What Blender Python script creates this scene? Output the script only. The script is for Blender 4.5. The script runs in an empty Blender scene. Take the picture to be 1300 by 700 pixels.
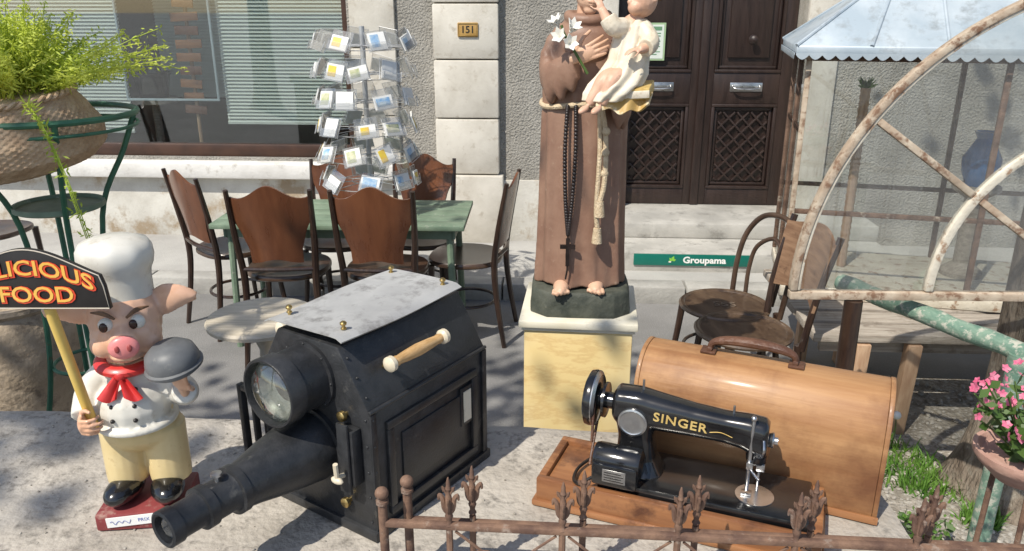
import bpy, bmesh, math, random
from mathutils import Vector, Matrix, Euler, noise
R=math.radians; PI=math.pi
random.seed(7)
SC=bpy.context.scene; COL=SC.collection
V=Vector
# ------------------------------------------------------------------ camera model
CAM=V((0,0,1.7)); PT=R(19); FP=1000.
def ray(u,v):
    xc=(u-650)/FP; yc=(350-v)/FP
    return V((xc, math.cos(PT)+math.sin(PT)*yc, -math.sin(PT)+math.cos(PT)*yc))
def atz(u,v,z):
    d=ray(u,v); return CAM+d*((z-1.7)/d.z)
def aty(u,v,y):
    d=ray(u,v); return CAM+d*(y/d.y)
# ------------------------------------------------------------------ mesh helper
def crv(pts,n=6):
    P=[V(p) for p in pts]; out=[]
    for i in range(len(P)-1):
        p0=P[max(i-1,0)];p1=P[i];p2=P[i+1];p3=P[min(i+2,len(P)-1)]
        for k in range(n):
            t=k/n
            out.append(.5*((2*p1)+(-p0+p2)*t+(2*p0-5*p1+4*p2-p3)*t*t+(-p0+3*p1-3*p2+p3)*t**3))
    out.append(P[-1]); return out
def lerpl(xs,ys,x):
    if x<=xs[0]: return ys[0]
    for i in range(len(xs)-1):
        if x<=xs[i+1]:
            f=(x-xs[i])/(xs[i+1]-xs[i]); f=f*f*(3-2*f)*.4+f*.6
            return ys[i]+(ys[i+1]-ys[i])*f
    return ys[-1]
class MB:
    def __init__(s,T=None): s.bm=bmesh.new(); s.T=T or Matrix()
    def geo(s,vs,fs,mi=0):
        W=[s.bm.verts.new(s.T@V(p)) for p in vs]
        for f in fs:
            try:
                fc=s.bm.faces.new([W[i] for i in f]); fc.material_index=mi
            except ValueError: pass
        return s
    def cbox(s,c,d,rot=None,mi=0):
        M=Matrix.Translation(V(c))
        if rot is not None: M=M@(rot.to_4x4() if isinstance(rot,Matrix) else Euler(rot).to_matrix().to_4x4())
        vs=[M@V((sx*d[0]/2,sy*d[1]/2,sz*d[2]/2)) for sz in(-1,1) for sy in(-1,1) for sx in(-1,1)]
        return s.geo(vs,[(0,2,3,1),(4,5,7,6),(0,1,5,4),(2,6,7,3),(0,4,6,2),(1,3,7,5)],mi)
    def box(s,x0,x1,y0,y1,z0,z1,mi=0):
        return s.cbox(((x0+x1)/2,(y0+y1)/2,(z0+z1)/2),(x1-x0,y1-y0,z1-z0),None,mi)
    def loft(s,rings,caps=True,closed=True,loop=False,mi=0):
        n=len(rings[0]); vs=[p for r in rings for p in r]; fs=[]; m=len(rings)
        for i in range(m if loop else m-1):
            a=i*n; b=((i+1)%m)*n
            for j in range(n if closed else n-1):
                k=(j+1)%n; fs.append((a+j,a+k,b+k,b+j))
        if caps and not loop: fs.append(tuple(range(n))[::-1]); fs.append(tuple((m-1)*n+j for j in range(n)))
        return s.geo(vs,fs,mi)
    def tube(s,pts,r,n=8,caps=True,loop=False,mi=0,flat=1):
        P=[V(p) for p in pts]; m=len(P); rr=r if isinstance(r,(list,tuple)) else [r]*m
        if len(rr)!=m: rr=[lerpl([i/(len(rr)-1) for i in range(len(rr))],rr,k/(m-1)) for k in range(m)]
        T=[]
        for i in range(m):
            a=P[(i-1)%m] if (loop or i>0) else P[i]; b=P[(i+1)%m] if (loop or i<m-1) else P[i]
            t=(b-a); T.append(t.normalized() if t.length>1e-9 else V((0,0,1)))
        up=V((0,0,1)) if abs(T[0].z)<.9 else V((1,0,0))
        N=(up-T[0]*up.dot(T[0])).normalized(); rings=[]
        for i in range(m):
            N=N-T[i]*N.dot(T[i])
            N=N.normalized() if N.length>1e-6 else T[i].orthogonal().normalized()
            Bn=T[i].cross(N)
            rings.append([P[i]+(N*math.cos(2*PI*j/n)+Bn*math.sin(2*PI*j/n)*flat)*rr[i] for j in range(n)])
        return s.loft(rings,caps,True,loop,mi)
    def lathe(s,prof,n=24,M=None,mi=0,caps=True):
        M=M or Matrix()
        rings=[[M@V((max(r,1e-4)*math.cos(2*PI*j/n),max(r,1e-4)*math.sin(2*PI*j/n),z)) for j in range(n)] for r,z in prof]
        return s.loft(rings,caps,True,False,mi)
    def ell(s,c,r,rot=None,nu=16,nv=10,mi=0):
        r=r if isinstance(r,(tuple,list)) else (r,r,r)
        M=Matrix.Translation(V(c))
        if rot is not None: M=M@(rot.to_4x4() if isinstance(rot,Matrix) else Euler(rot).to_matrix().to_4x4())
        vs=[M@V((0,0,-r[2]))]; fs=[]
        for i in range(1,nv):
            a=-PI/2+PI*i/nv
            for j in range(nu):
                b=2*PI*j/nu; vs.append(M@V((r[0]*math.cos(a)*math.cos(b),r[1]*math.cos(a)*math.sin(b),r[2]*math.sin(a))))
        vs.append(M@V((0,0,r[2]))); L=len(vs)-1
        for j in range(nu):
            k=(j+1)%nu; fs.append((0,1+k,1+j)); fs.append((L,1+(nv-2)*nu+j,1+(nv-2)*nu+k))
            for i in range(nv-2): a=1+i*nu; fs.append((a+j,a+k,a+nu+k,a+nu+j))
        return s.geo(vs,fs,mi)
    def prism(s,poly,a0,a1,ax='y',mi=0):
        f={'y':lambda p,a:(p[0],a,p[1]),'x':lambda p,a:(a,p[0],p[1]),'z':lambda p,a:(p[0],p[1],a)}[ax]
        return s.loft([[f(p,a0) for p in poly],[f(p,a1) for p in poly]],mi=mi)
    def shell(s,fn,nu,nv,th,mi=0):
        A=[[V(fn(i/nu,j/nv)) for i in range(nu+1)] for j in range(nv+1)]
        vs=[];n=nu+1
        def nr(i,j):
            du=A[j][min(i+1,nu)]-A[j][max(i-1,0)]; dv=A[min(j+1,nv)][i]-A[max(j-1,0)][i]
            c=du.cross(dv); return c.normalized() if c.length>1e-9 else V((0,0,1))
        for j in range(nv+1):
            for i in range(nu+1): vs.append(A[j][i]+nr(i,j)*th/2)
        o=len(vs)
        for j in range(nv+1):
            for i in range(nu+1): vs.append(A[j][i]-nr(i,j)*th/2)
        fs=[]
        for j in range(nv):
            for i in range(nu):
                a=j*n+i; fs.append((a,a+1,a+n+1,a+n)); fs.append((o+a,o+a+n,o+a+n+1,o+a+1))
        for i in range(nu):
            fs.append((i,o+i,o+i+1,i+1)); a=nv*n+i; fs.append((a,a+1,o+a+1,o+a))
        for j in range(nv):
            a=j*n; fs.append((a,a+n,o+a+n,o+a)); a=j*n+nu; fs.append((a,o+a,o+a+n,a+n))
        return s.geo(vs,fs,mi)
    def build(s,name,mats,parent=None,bevel=0,seg=2,smooth=40,loc=None,rotz=0,label=None):
        bm=s.bm; bmesh.ops.recalc_face_normals(bm,faces=bm.faces)
        if bevel:
            e=[e for e in bm.edges if len(e.link_faces)==2 and e.calc_face_angle(0)>R(35)]
            bmesh.ops.bevel(bm,geom=e,offset=bevel,segments=seg,affect='EDGES',profile=.5,clamp_overlap=True)
        me=bpy.data.meshes.new(name); bm.to_mesh(me); bm.free()
        return fin(me,name,mats,parent,smooth,loc,rotz,label)
    def organic(s,name,mats,parent=None,vox=.005,it=6,fac=.5,label=None):
        bm=s.bm; bmesh.ops.recalc_face_normals(bm,faces=bm.faces)
        me=bpy.data.meshes.new('tmp'); bm.to_mesh(me); bm.free()
        o=bpy.data.objects.new('tmp',me); COL.objects.link(o)
        m=o.modifiers.new('r','REMESH'); m.mode='VOXEL'; m.voxel_size=vox
        if it:
            m=o.modifiers.new('s','SMOOTH'); m.iterations=it; m.factor=fac
        return bake(o,name,mats,parent,label)
def bake(o,name,mats,parent=None,label=None,fn=None,M=None,smooth=80):
    bpy.context.view_layer.update()
    dg=bpy.context.evaluated_depsgraph_get()
    me=bpy.data.meshes.new_from_object(o.evaluated_get(dg))
    d=o.data; bpy.data.objects.remove(o)
    if fn:
        for v in me.vertices: v.co=fn(v.co)
    if M: me.transform(M)
    me.materials.clear()
    return fin(me,name,mats,parent,smooth,None,0,label)
def fin(me,name,mats,parent,smooth,loc,rotz,label):
    me.name=name
    for m in (mats if isinstance(mats,(list,tuple)) else [mats]): me.materials.append(m)
    if smooth:
        me.polygons.foreach_set('use_smooth',[True]*len(me.polygons))
        me.set_sharp_from_angle(angle=R(smooth))
    o=bpy.data.objects.new(name,me); COL.objects.link(o)
    if parent: o.parent=parent
    if loc: o.location=loc
    if rotz: o.rotation_euler=(0,0,rotz)
    if label: o['label']=label
    return o
def text(name,s,size,M,mat,parent,bold=0,ext=.0006,fn=None,sx=1,space=1):
    cu=bpy.data.curves.new('t','FONT'); cu.body=s; cu.size=size; cu.extrude=ext; cu.offset=bold; cu.space_character=space
    cu.align_x='CENTER'; cu.align_y='CENTER'; cu.resolution_u=3
    o=bpy.data.objects.new('t',cu); COL.objects.link(o)
    f2=(lambda c:(fn(V((c.x*sx,c.y,c.z))) if fn else V((c.x*sx,c.y,c.z))))
    return bake(o,name,mat,parent,None,f2,M,30)
FACE=Matrix.Rotation(PI/2,4,'X')      # text standing up, facing -y
def thing(name,label,cat,loc=(0,0,0),rotz=0,group=None):
    o=bpy.data.objects.new(name,None); COL.objects.link(o); o.empty_display_size=.05
    o.location=loc; o.rotation_euler=(0,0,rotz); o['label']=label; o['category']=cat
    if group: o['group']=group
    return o
def tag(o,label,cat,group=None):
    o['label']=label; o['category']=cat
    if group: o['group']=group
    return o
def stc(o,kind='structure'): o['kind']=kind; return o
def dup(root,loc,rotz,label,group=None,sc=1):
    r=root.copy(); COL.objects.link(r); r.location=loc; r.rotation_euler=(0,0,rotz); r.scale=(sc,sc,sc); r['label']=label
    if group: r['group']=group
    for ch in list(root.children):
        c=ch.copy(); COL.objects.link(c); c.parent=r
        for g in list(ch.children):
            d=g.copy(); COL.objects.link(d); d.parent=c
    return r
# ------------------------------------------------------------------ materials
def nmat(name,c1,c2=None,scale=8,rough=.6,metal=0,bump=0,bscale=60,stretch=(1,1,1),lo=.38,hi=.62,c3=None,s3=30,lo3=.58,hi3=.66,coat=0,rvar=.12,spec=.5,bdist=.01,trans=0,rnd=0):
    m=bpy.data.materials.new(name); m.use_nodes=True; nt=m.node_tree; N=nt.nodes; L=nt.links
    b=N['Principled BSDF']; b.inputs['Roughness'].default_value=rough; b.inputs['Metallic'].default_value=metal
    b.inputs['Specular IOR Level'].default_value=spec; b.inputs['Coat Weight'].default_value=coat
    if coat: b.inputs['Coat Roughness'].default_value=.15
    c1=tuple(c1)+(1,); c2=tuple(c2)+(1,) if c2 else c1
    tc=N.new('ShaderNodeTexCoord'); mp=N.new('ShaderNodeMapping'); mp.inputs['Scale'].default_value=stretch
    L.new(tc.outputs['Object'],mp.inputs['Vector'])
    if rnd:
        oi=N.new('ShaderNodeObjectInfo'); vm=N.new('ShaderNodeVectorMath'); vm.operation='MULTIPLY_ADD'
        vm.inputs[1].default_value=(1,1,1); L.new(tc.outputs['Object'],vm.inputs[0])
        cb=N.new('ShaderNodeMath'); cb.operation='MULTIPLY'; cb.inputs[1].default_value=20; L.new(oi.outputs['Random'],cb.inputs[0])
        L.new(cb.outputs[0],vm.inputs[2]); L.new(vm.outputs[0],mp.inputs['Vector'])
    n=N.new('ShaderNodeTexNoise'); n.inputs['Scale'].default_value=scale; n.inputs['Detail'].default_value=7; n.inputs['Roughness'].default_value=.62
    L.new(mp.outputs[0],n.inputs['Vector'])
    r=N.new('ShaderNodeValToRGB'); e=r.color_ramp.elements; e[0].position=lo; e[0].color=c1; e[1].position=hi; e[1].color=c2
    L.new(n.outputs['Fac'],r.inputs[0]); col=r.outputs[0]
    if c3:
        n3=N.new('ShaderNodeTexNoise'); n3.inputs['Scale'].default_value=s3; n3.inputs['Detail'].default_value=6; n3.inputs['Roughness'].default_value=.7
        L.new(tc.outputs['Object'],n3.inputs['Vector'])
        r3=N.new('ShaderNodeValToRGB'); e=r3.color_ramp.elements; e[0].position=lo3; e[0].color=(0,0,0,1); e[1].position=hi3; e[1].color=(1,1,1,1)
        L.new(n3.outputs['Fac'],r3.inputs[0])
        mx=N.new('ShaderNodeMixRGB'); L.new(r3.outputs[0],mx.inputs[0]); L.new(col,mx.inputs[1]); mx.inputs[2].default_value=tuple(c3)+(1,); col=mx.outputs[0]
    L.new(col,b.inputs['Base Color'])
    if rvar:
        mr=N.new('ShaderNodeMapRange'); mr.inputs[3].default_value=max(rough-rvar,.02); mr.inputs[4].default_value=min(rough+rvar,1)
        L.new(n.outputs['Fac'],mr.inputs[0]); L.new(mr.outputs[0],b.inputs['Roughness'])
    if bump:
        nb=N.new('ShaderNodeTexNoise'); nb.inputs['Scale'].default_value=bscale; nb.inputs['Detail'].default_value=5
        L.new(mp.outputs[0],nb.inputs['Vector'])
        bp=N.new('ShaderNodeBump'); bp.inputs['Strength'].default_value=bump; bp.inputs['Distance'].default_value=bdist
        L.new(nb.outputs['Fac'],bp.inputs['Height']); L.new(bp.outputs[0],b.inputs['Normal'])
    if trans:
        tr=N.new('ShaderNodeBsdfTranslucent'); L.new(col,tr.inputs['Color']); ms=N.new('ShaderNodeMixShader'); ms.inputs[0].default_value=trans
        L.new(b.outputs[0],ms.inputs[1]); L.new(tr.outputs[0],ms.inputs[2]); L.new(ms.outputs[0],N['Material Output'].inputs[0])
    return m
def gmat(name,tint=(.93,.96,.95),refl=1.0,rough=.02,dirt=0):
    m=bpy.data.materials.new(name); m.use_nodes=True; nt=m.node_tree; N=nt.nodes; L=nt.links
    N.remove(N['Principled BSDF']); out=N['Material Output']
    t=N.new('ShaderNodeBsdfTransparent'); t.inputs[0].default_value=tuple(tint)+(1,)
    g=N.new('ShaderNodeBsdfGlossy'); g.inputs['Roughness'].default_value=rough
    f=N.new('ShaderNodeFresnel'); f.inputs[0].default_value=1.5
    mu=N.new('ShaderNodeMath'); mu.operation='MULTIPLY'; mu.inputs[1].default_value=refl; mu.use_clamp=True; L.new(f.outputs[0],mu.inputs[0])
    mn=N.new('ShaderNodeMath'); mn.operation='MINIMUM'; mn.inputs[1].default_value=.4; L.new(mu.outputs[0],mn.inputs[0])
    ms=N.new('ShaderNodeMixShader'); L.new(mn.outputs[0],ms.inputs[0]); L.new(t.outputs[0],ms.inputs[1]); L.new(g.outputs[0],ms.inputs[2])
    o=ms.outputs[0]
    if dirt:
        d=N.new('ShaderNodeBsdfDiffuse'); d.inputs[0].default_value=(.6,.6,.57,1)
        n=N.new('ShaderNodeTexNoise'); n.inputs['Scale'].default_value=5; n.inputs['Detail'].default_value=8
        tc=N.new('ShaderNodeTexCoord'); L.new(tc.outputs['Object'],n.inputs['Vector'])
        mr=N.new('ShaderNodeMapRange'); mr.inputs[1].default_value=.3; mr.inputs[2].default_value=.8; mr.inputs[3].default_value=dirt*.3; mr.inputs[4].default_value=dirt*1.7
        L.new(n.outputs['Fac'],mr.inputs[0]); m2=N.new('ShaderNodeMixShader'); L.new(mr.outputs[0],m2.inputs[0]); L.new(o,m2.inputs[1]); L.new(d.outputs[0],m2.inputs[2]); o=m2.outputs[0]
    L.new(o,out.inputs[0]); return m
K={}
K['asphalt']=nmat('asphalt',(.175,.172,.168),(.26,.254,.248),1.2,.85,bump=.7,bscale=160,c3=(.39,.38,.36),s3=120,lo3=.59,hi3=.67,bdist=.006)
K['pave']=nmat('pavement',(.32,.31,.295),(.43,.42,.395),1.6,.85,bump=.4,bscale=110,c3=(.48,.47,.44),s3=80,bdist=.005)
K['kerb']=nmat('kerb',(.3,.29,.27),(.42,.41,.38),5,.8,bump=.3,bscale=60)
K['stepm']=nmat('grey worn step stone',(.33,.32,.295),(.45,.435,.4),4,.8,bump=.35,bscale=70,c3=(.23,.22,.2),s3=10,lo3=.54,hi3=.7,bdist=.004)
K['rough']=nmat('roughcast',(.27,.255,.225),(.385,.365,.325),3,.9,bump=1,bscale=70,c3=(.18,.17,.15),s3=60,lo3=.55,hi3=.64,bdist=.02)
K['stone']=nmat('limestone',(.5,.465,.4),(.63,.595,.525),4,.8,bump=.35,bscale=90,c3=(.37,.32,.25),s3=14,lo3=.56,hi3=.75,bdist=.004)
K['plinth']=nmat('old limewash',(.5,.475,.42),(.67,.65,.59),3,.85,bump=.4,bscale=60,c3=(.37,.29,.2),s3=3.5,lo3=.52,hi3=.64,bdist=.006)
K['sill']=nmat('white stone',(.66,.64,.6),(.77,.75,.71),6,.7,bump=.2,c3=(.47,.44,.39),s3=9,lo3=.57,hi3=.72)
K['slab']=nmat('slab concrete',(.345,.31,.265),(.48,.44,.385),5,.9,bump=.7,bscale=70,c3=(.22,.2,.175),s3=34,lo3=.52,hi3=.66,bdist=.007)
K['doorw']=nmat('door brown',(.022,.013,.011),(.036,.021,.017),4,.42,bump=.15,bscale=40,stretch=(8,8,1))
K['winw']=nmat('window brown',(.045,.022,.014),(.07,.032,.019),5,.45)
K['dark']=nmat('interior dark',(.14,.14,.14),(.2,.2,.19),2,.9)
K['blind']=nmat('blind slat',(.74,.79,.75),(.79,.83,.79),4,.5,trans=.25)
K['reflframe']=nmat('pale frame',(.38,.46,.5),(.45,.52,.56),5,.4)
K['glass']=gmat('window glass',(.95,.98,.97),3.2)
K['pane']=gmat('old pane',(.98,.99,.985),1.9,.02,.012)
K['pane2']=gmat('fanlight pane',(.98,.99,.985),2.4,.02,.02)
K['clear']=gmat('clear plastic',(.98,.98,.98),1.2,.05,.14)
K['lglass']=gmat('clear lens glass',(.9,.93,.91),4,.01)
K['steel']=nmat('bright steel',(.5,.5,.5),(.65,.65,.65),20,.3,1)
K['wire']=nmat('grey wire',(.45,.46,.47),(.56,.57,.58),20,.4,.5)
K['brass']=nmat('brass',(.45,.32,.12),(.6,.45,.2),20,.35,1)
K['chair']=nmat('dark bentwood',(.022,.011,.008),(.045,.024,.015),12,.33,stretch=(6,6,1),coat=.3)
K['seat']=nmat('worn seat',(.04,.022,.014),(.08,.047,.03),9,.34,coat=.35)
K['chback']=nmat('red brown plywood',(.12,.043,.019),(.17,.063,.027),5,.3,stretch=(3,3,.5),coat=.45,rnd=1,c3=(.075,.026,.012),s3=3,lo3=.5,hi3=.75)
K['gtab']=nmat('green table paint',(.13,.19,.13),(.2,.27,.19),9,.55,c3=(.36,.36,.3),s3=30,lo3=.62,hi3=.7)
K['green']=nmat('green iron',(.035,.12,.07),(.06,.18,.1),14,.5,c3=(.12,.08,.045),s3=40,lo3=.6,hi3=.7)
K['peel']=nmat('weathered green paint',(.11,.2,.15),(.2,.29,.22),40,.7,bump=.6,bscale=60,c3=(.42,.42,.35),s3=44,lo3=.52,hi3=.62,bdist=.005,stretch=(1,.4,1))
K['wicker']=nmat('wicker',(.46,.3,.175),(.62,.44,.275),30,.75,bump=.4,bscale=190,c3=(.34,.2,.11),s3=12,lo3=.58,hi3=.76)
K['fern']=nmat('fern green',(.4,.52,.045),(.68,.73,.12),3,.55,trans=.4)
K['leaf']=nmat('leaf green',(.05,.11,.02),(.12,.2,.05),3,.5,trans=.3)
K['bark']=nmat('bark',(.12,.09,.065),(.24,.195,.15),10,.9,bump=1,bscale=18,stretch=(3,3,.7),c3=(.3,.27,.22),s3=9,lo3=.55,hi3=.7,bdist=.03)
K['robe']=nmat('brown robe paint',(.225,.124,.084),(.29,.172,.118),9,.55,bump=.12,bscale=60,c3=(.4,.28,.2),s3=30,lo3=.62,hi3=.75)
K['skin']=nmat('painted skin',(.56,.34,.22),(.66,.42,.29),20,.5,c3=(.36,.2,.13),s3=60,lo3=.62,hi3=.72)
K['cskin']=nmat('painted child skin',(.58,.34,.23),(.66,.42,.3),20,.5,c3=(.42,.23,.15),s3=40,lo3=.6,hi3=.74)
K['hairb']=nmat('brown hair',(.12,.06,.03),(.2,.11,.06),40,.6,bump=.6,bscale=90)
K['cream']=nmat('cream tunic',(.62,.54,.41),(.72,.65,.53),14,.55,c3=(.45,.36,.25),s3=24,lo3=.56,hi3=.72)
K['gold']=nmat('gold paint',(.55,.36,.1),(.75,.56,.22),20,.45,.3)
K['agold']=nmat('antique gold hem',(.58,.47,.3),(.7,.62,.46),26,.5,c3=(.46,.3,.1),s3=18,lo3=.42,hi3=.52)
K['rope']=nmat('rope paint',(.5,.38,.24),(.62,.5,.34),50,.7,bump=.5,bscale=200)
K['bead']=nmat('dark beads',(.015,.011,.01),(.03,.02,.018),30,.35)
K['sbase']=nmat('dark green base',(.035,.042,.032),(.08,.085,.065),14,.7,bump=.6,bscale=40,c3=(.18,.16,.12),s3=40,lo3=.62,hi3=.72)
K['lilyw']=nmat('lily white',(.75,.73,.66),(.82,.8,.74),20,.5)
K['pedc']=nmat('pedestal cap',(.66,.61,.47),(.74,.7,.58),9,.5,c3=(.48,.43,.32),s3=18,lo3=.58,hi3=.72)
K['black']=nmat('black crackle paint',(.018,.019,.021),(.03,.031,.034),40,.42,bump=.25,bscale=260,c3=(.085,.082,.076),s3=30,lo3=.6,hi3=.73,bdist=.002)
K['blackg']=nmat('gloss black',(.007,.007,.008),(.014,.014,.015),20,.16,coat=.6,rvar=.06)
K['lens']=nmat('pale lens glint',(.36,.36,.34),(.55,.54,.5),6,.4,.3,rvar=.1)
K['plate']=nmat('worn zinc plate',(.33,.33,.33),(.45,.45,.44),6,.6,.1,c3=(.21,.205,.2),s3=20,lo3=.52,hi3=.68)
K['turned']=nmat('turned pale wood',(.45,.26,.1),(.62,.4,.19),30,.45,stretch=(1,6,6),coat=.2)
K['bone']=nmat('pale bone knob',(.6,.52,.38),(.7,.62,.48),30,.4,coat=.2)
K['cwood']=nmat('bentwood case',(.32,.155,.064),(.43,.235,.105),5,.52,stretch=(.6,9,4),bump=.15,bscale=14,coat=.1,c3=(.17,.07,.03),s3=4,lo3=.46,hi3=.7)
K['bwood']=nmat('base wood',(.2,.08,.033),(.33,.15,.062),6,.42,stretch=(.6,9,5),coat=.25,c3=(.1,.04,.02),s3=9,lo3=.56,hi3=.7)
K['leather']=nmat('brown leather',(.08,.034,.02),(.13,.06,.034),30,.5,bump=.3,bscale=120)
K['rust']=nmat('rusty iron',(.12,.068,.05),(.25,.15,.1),22,.8,.2,bump=.5,bscale=110,c3=(.36,.29,.24),s3=30,lo3=.58,hi3=.7,bdist=.003)
K['rustd']=nmat('dark rusty post',(.09,.052,.036),(.18,.11,.075),16,.8,.1,bump=.4,bscale=90,c3=(.4,.35,.28),s3=14,lo3=.6,hi3=.68)
K['tanf']=nmat('flaking tan frame',(.38,.29,.21),(.52,.44,.34),12,.75,bump=.3,c3=(.2,.115,.07),s3=26,lo3=.5,hi3=.62)
K['paintf']=nmat('flaking cream frame',(.53,.48,.39),(.65,.6,.5),12,.7,bump=.3,c3=(.3,.19,.12),s3=26,lo3=.55,hi3=.64)
K['zinc']=nmat('blue grey zinc roof',(.36,.43,.49),(.48,.54,.59),4,.45,.15,c3=(.26,.29,.31),s3=9,lo3=.52,hi3=.7)
K['oldwood']=nmat('weathered grey planks',(.27,.23,.19),(.42,.375,.32),7,.85,stretch=(1,10,10),bump=.4,bscale=30,c3=(.16,.125,.095),s3=8,lo3=.55,hi3=.7)
K['pinkwood']=nmat('reddish raw wood',(.38,.23,.14),(.5,.34,.22),7,.75,stretch=(8,8,1))
K['tabw']=nmat('bleached round wood',(.48,.42,.32),(.62,.55,.44),8,.75,stretch=(1,9,1))
K['urn']=nmat('weathered terracotta stone',(.34,.265,.18),(.47,.38,.28),6,.9,bump=.6,bscale=50,c3=(.2,.155,.11),s3=11,lo3=.52,hi3=.66)
K['pig']=nmat('pig tan pink',(.66,.37,.23),(.74,.46,.32),16,.38,coat=.25,c3=(.5,.26,.15),s3=40,lo3=.6,hi3=.76)
K['snout']=nmat('snout pink',(.68,.19,.18),(.74,.26,.25),16,.4,coat=.2)
K['white']=nmat('painted white',(.6,.575,.51),(.7,.68,.62),11,.42,coat=.2,c3=(.42,.37,.29),s3=34,lo3=.56,hi3=.76)
K['paper']=nmat('white paper',(.74,.74,.72),(.8,.8,.78),9,.7)
K['trous']=nmat('cream trousers',(.66,.51,.25),(.74,.6,.33),9,.42,coat=.2,c3=(.48,.34,.15),s3=36,lo3=.6,hi3=.74)
K['red']=nmat('red cloth paint',(.52,.022,.022),(.6,.045,.038),12,.4,coat=.2)
K['dred']=nmat('dark red base',(.17,.028,.03),(.26,.05,.05),9,.55,c3=(.36,.22,.18),s3=25,lo3=.58,hi3=.7)
K['greyp']=nmat('grey tray paint',(.1,.105,.11),(.15,.155,.16),14,.5,c3=(.25,.24,.22),s3=30,lo3=.58,hi3=.7)
K['yel']=nmat('yellow pole',(.68,.46,.1),(.75,.54,.16),14,.45)
K['signbl']=nmat('sign black',(.014,.012,.012),(.024,.021,.019),14,.4)
K['signy']=nmat('sign letter amber',(.78,.42,.07),(.8,.48,.1),9,.5)
K['signr']=nmat('sign letter red',(.62,.05,.02),(.66,.075,.03),9,.5)
K['signb']=nmat('sign border',(.5,.44,.36),(.58,.52,.43),9,.5)
K['insgreen']=nmat('sign green',(.0,.125,.092),(.004,.145,.107),3,.4)
K['ltgreen']=nmat('leaf emblem green',(.2,.5,.05),(.25,.55,.08),3,.4)
K['blue']=nmat('ink blue',(.07,.1,.36),(.1,.13,.4),9,.5)
K['cardy']=nmat('card yellow',(.78,.6,.06),(.72,.48,.1),30,.45)
K['cardb']=nmat('card blue',(.2,.38,.62),(.55,.65,.7),30,.45)
K['cardg']=nmat('card green',(.35,.4,.2),(.65,.62,.45),30,.45)
K['vase']=nmat('blue vase',(.02,.1,.3),(.04,.16,.4),10,.15,coat=.5)
K['pink']=nmat('pink petals',(.75,.12,.25),(.85,.3,.42),60,.5,trans=.3)
K['pink2']=nmat('pale pink petals',(.7,.35,.35),(.8,.5,.48),60,.5,trans=.3)
K['terra']=nmat('pinkish terracotta',(.42,.24,.19),(.53,.34,.27),12,.8,bump=.3)
K['soil']=nmat('soil and grit',(.2,.175,.14),(.36,.325,.275),14,.95,bump=1,bscale=60,c3=(.47,.44,.39),s3=50,lo3=.52,hi3=.6,bdist=.015)
K['pebble']=nmat('pebbles',(.25,.225,.19),(.46,.43,.38),30,.8)
K['grass']=nmat('grass',(.08,.2,.025),(.2,.36,.06),6,.6,trans=.35)
K['bseat']=nmat('dark bistro seat',(.06,.036,.022),(.12,.078,.048),6,.42,stretch=(1,3,1),c3=(.035,.02,.013),s3=14,lo3=.52,hi3=.66,coat=.3)
def marble():
    m=nmat('faux marble yellow',(.74,.57,.27),(.78,.65,.37),2.2,.4,coat=.15)
    N=m.node_tree.nodes;L=m.node_tree.links;b=N['Principled BSDF']
    tc=N.new('ShaderNodeTexCoord'); mp=N.new('ShaderNodeMapping'); mp.inputs['Rotation'].default_value=(0,R(38),0); mp.inputs['Scale'].default_value=(.5,1,1.6); L.new(tc.outputs['Object'],mp.inputs[0])
    n=N.new('ShaderNodeTexNoise'); n.inputs['Scale'].default_value=3.4; n.inputs['Detail'].default_value=7; n.inputs['Roughness'].default_value=.65
    L.new(mp.outputs[0],n.inputs['Vector'])
    r=N.new('ShaderNodeValToRGB'); e=r.color_ramp.elements; e[0].position=.47;e[0].color=(0,0,0,1); e[1].position=.5;e[1].color=(.45,.45,.45,1); k=e.new(.53);k.color=(0,0,0,1)
    L.new(n.outputs['Fac'],r.inputs[0]); mx=N.new('ShaderNodeMixRGB'); src=b.inputs['Base Color'].links[0].from_socket
    L.new(r.outputs[0],mx.inputs[0]); L.new(src,mx.inputs[1]); mx.inputs[2].default_value=(.56,.35,.14,1); L.new(mx.outputs[0],b.inputs['Base Color']); return m
K['marble']=marble()
# ------------------------------------------------------------------ world, sun, camera
S=V((-.55,-.68,1.08)).normalized()
w=bpy.data.worlds.new("World"); SC.world=w; w.use_nodes=True; nt=w.node_tree
sk=nt.nodes.new('ShaderNodeTexSky'); sk.sky_type='NISHITA'; sk.sun_disc=False; sk.sun_elevation=math.asin(S.z); sk.sun_rotation=math.atan2(S.x,S.y)
bg=nt.nodes['Background']; bg.inputs[1].default_value=.15; nt.links.new(sk.outputs[0],bg.inputs[0])
ld=bpy.data.lights.new('sun','SUN'); ld.energy=5; ld.angle=R(.53); ld.color=(1,.94,.83)
lo=bpy.data.objects.new('sun',ld); COL.objects.link(lo); lo.rotation_euler=S.to_track_quat('Z','Y').to_euler(); lo.location=(-3,-3,8)
cd=bpy.data.cameras.new('camera'); cd.sensor_width=36; cd.lens=36*FP/1300; cd.clip_end=500; cd.clip_start=.02
co=bpy.data.objects.new('camera',cd); COL.objects.link(co); co.location=CAM; co.rotation_euler=(PI/2-PT,0,0); SC.camera=co
SC.view_settings.view_transform='Standard'
try: SC.view_settings.look='None'
except Exception: pass
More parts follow.
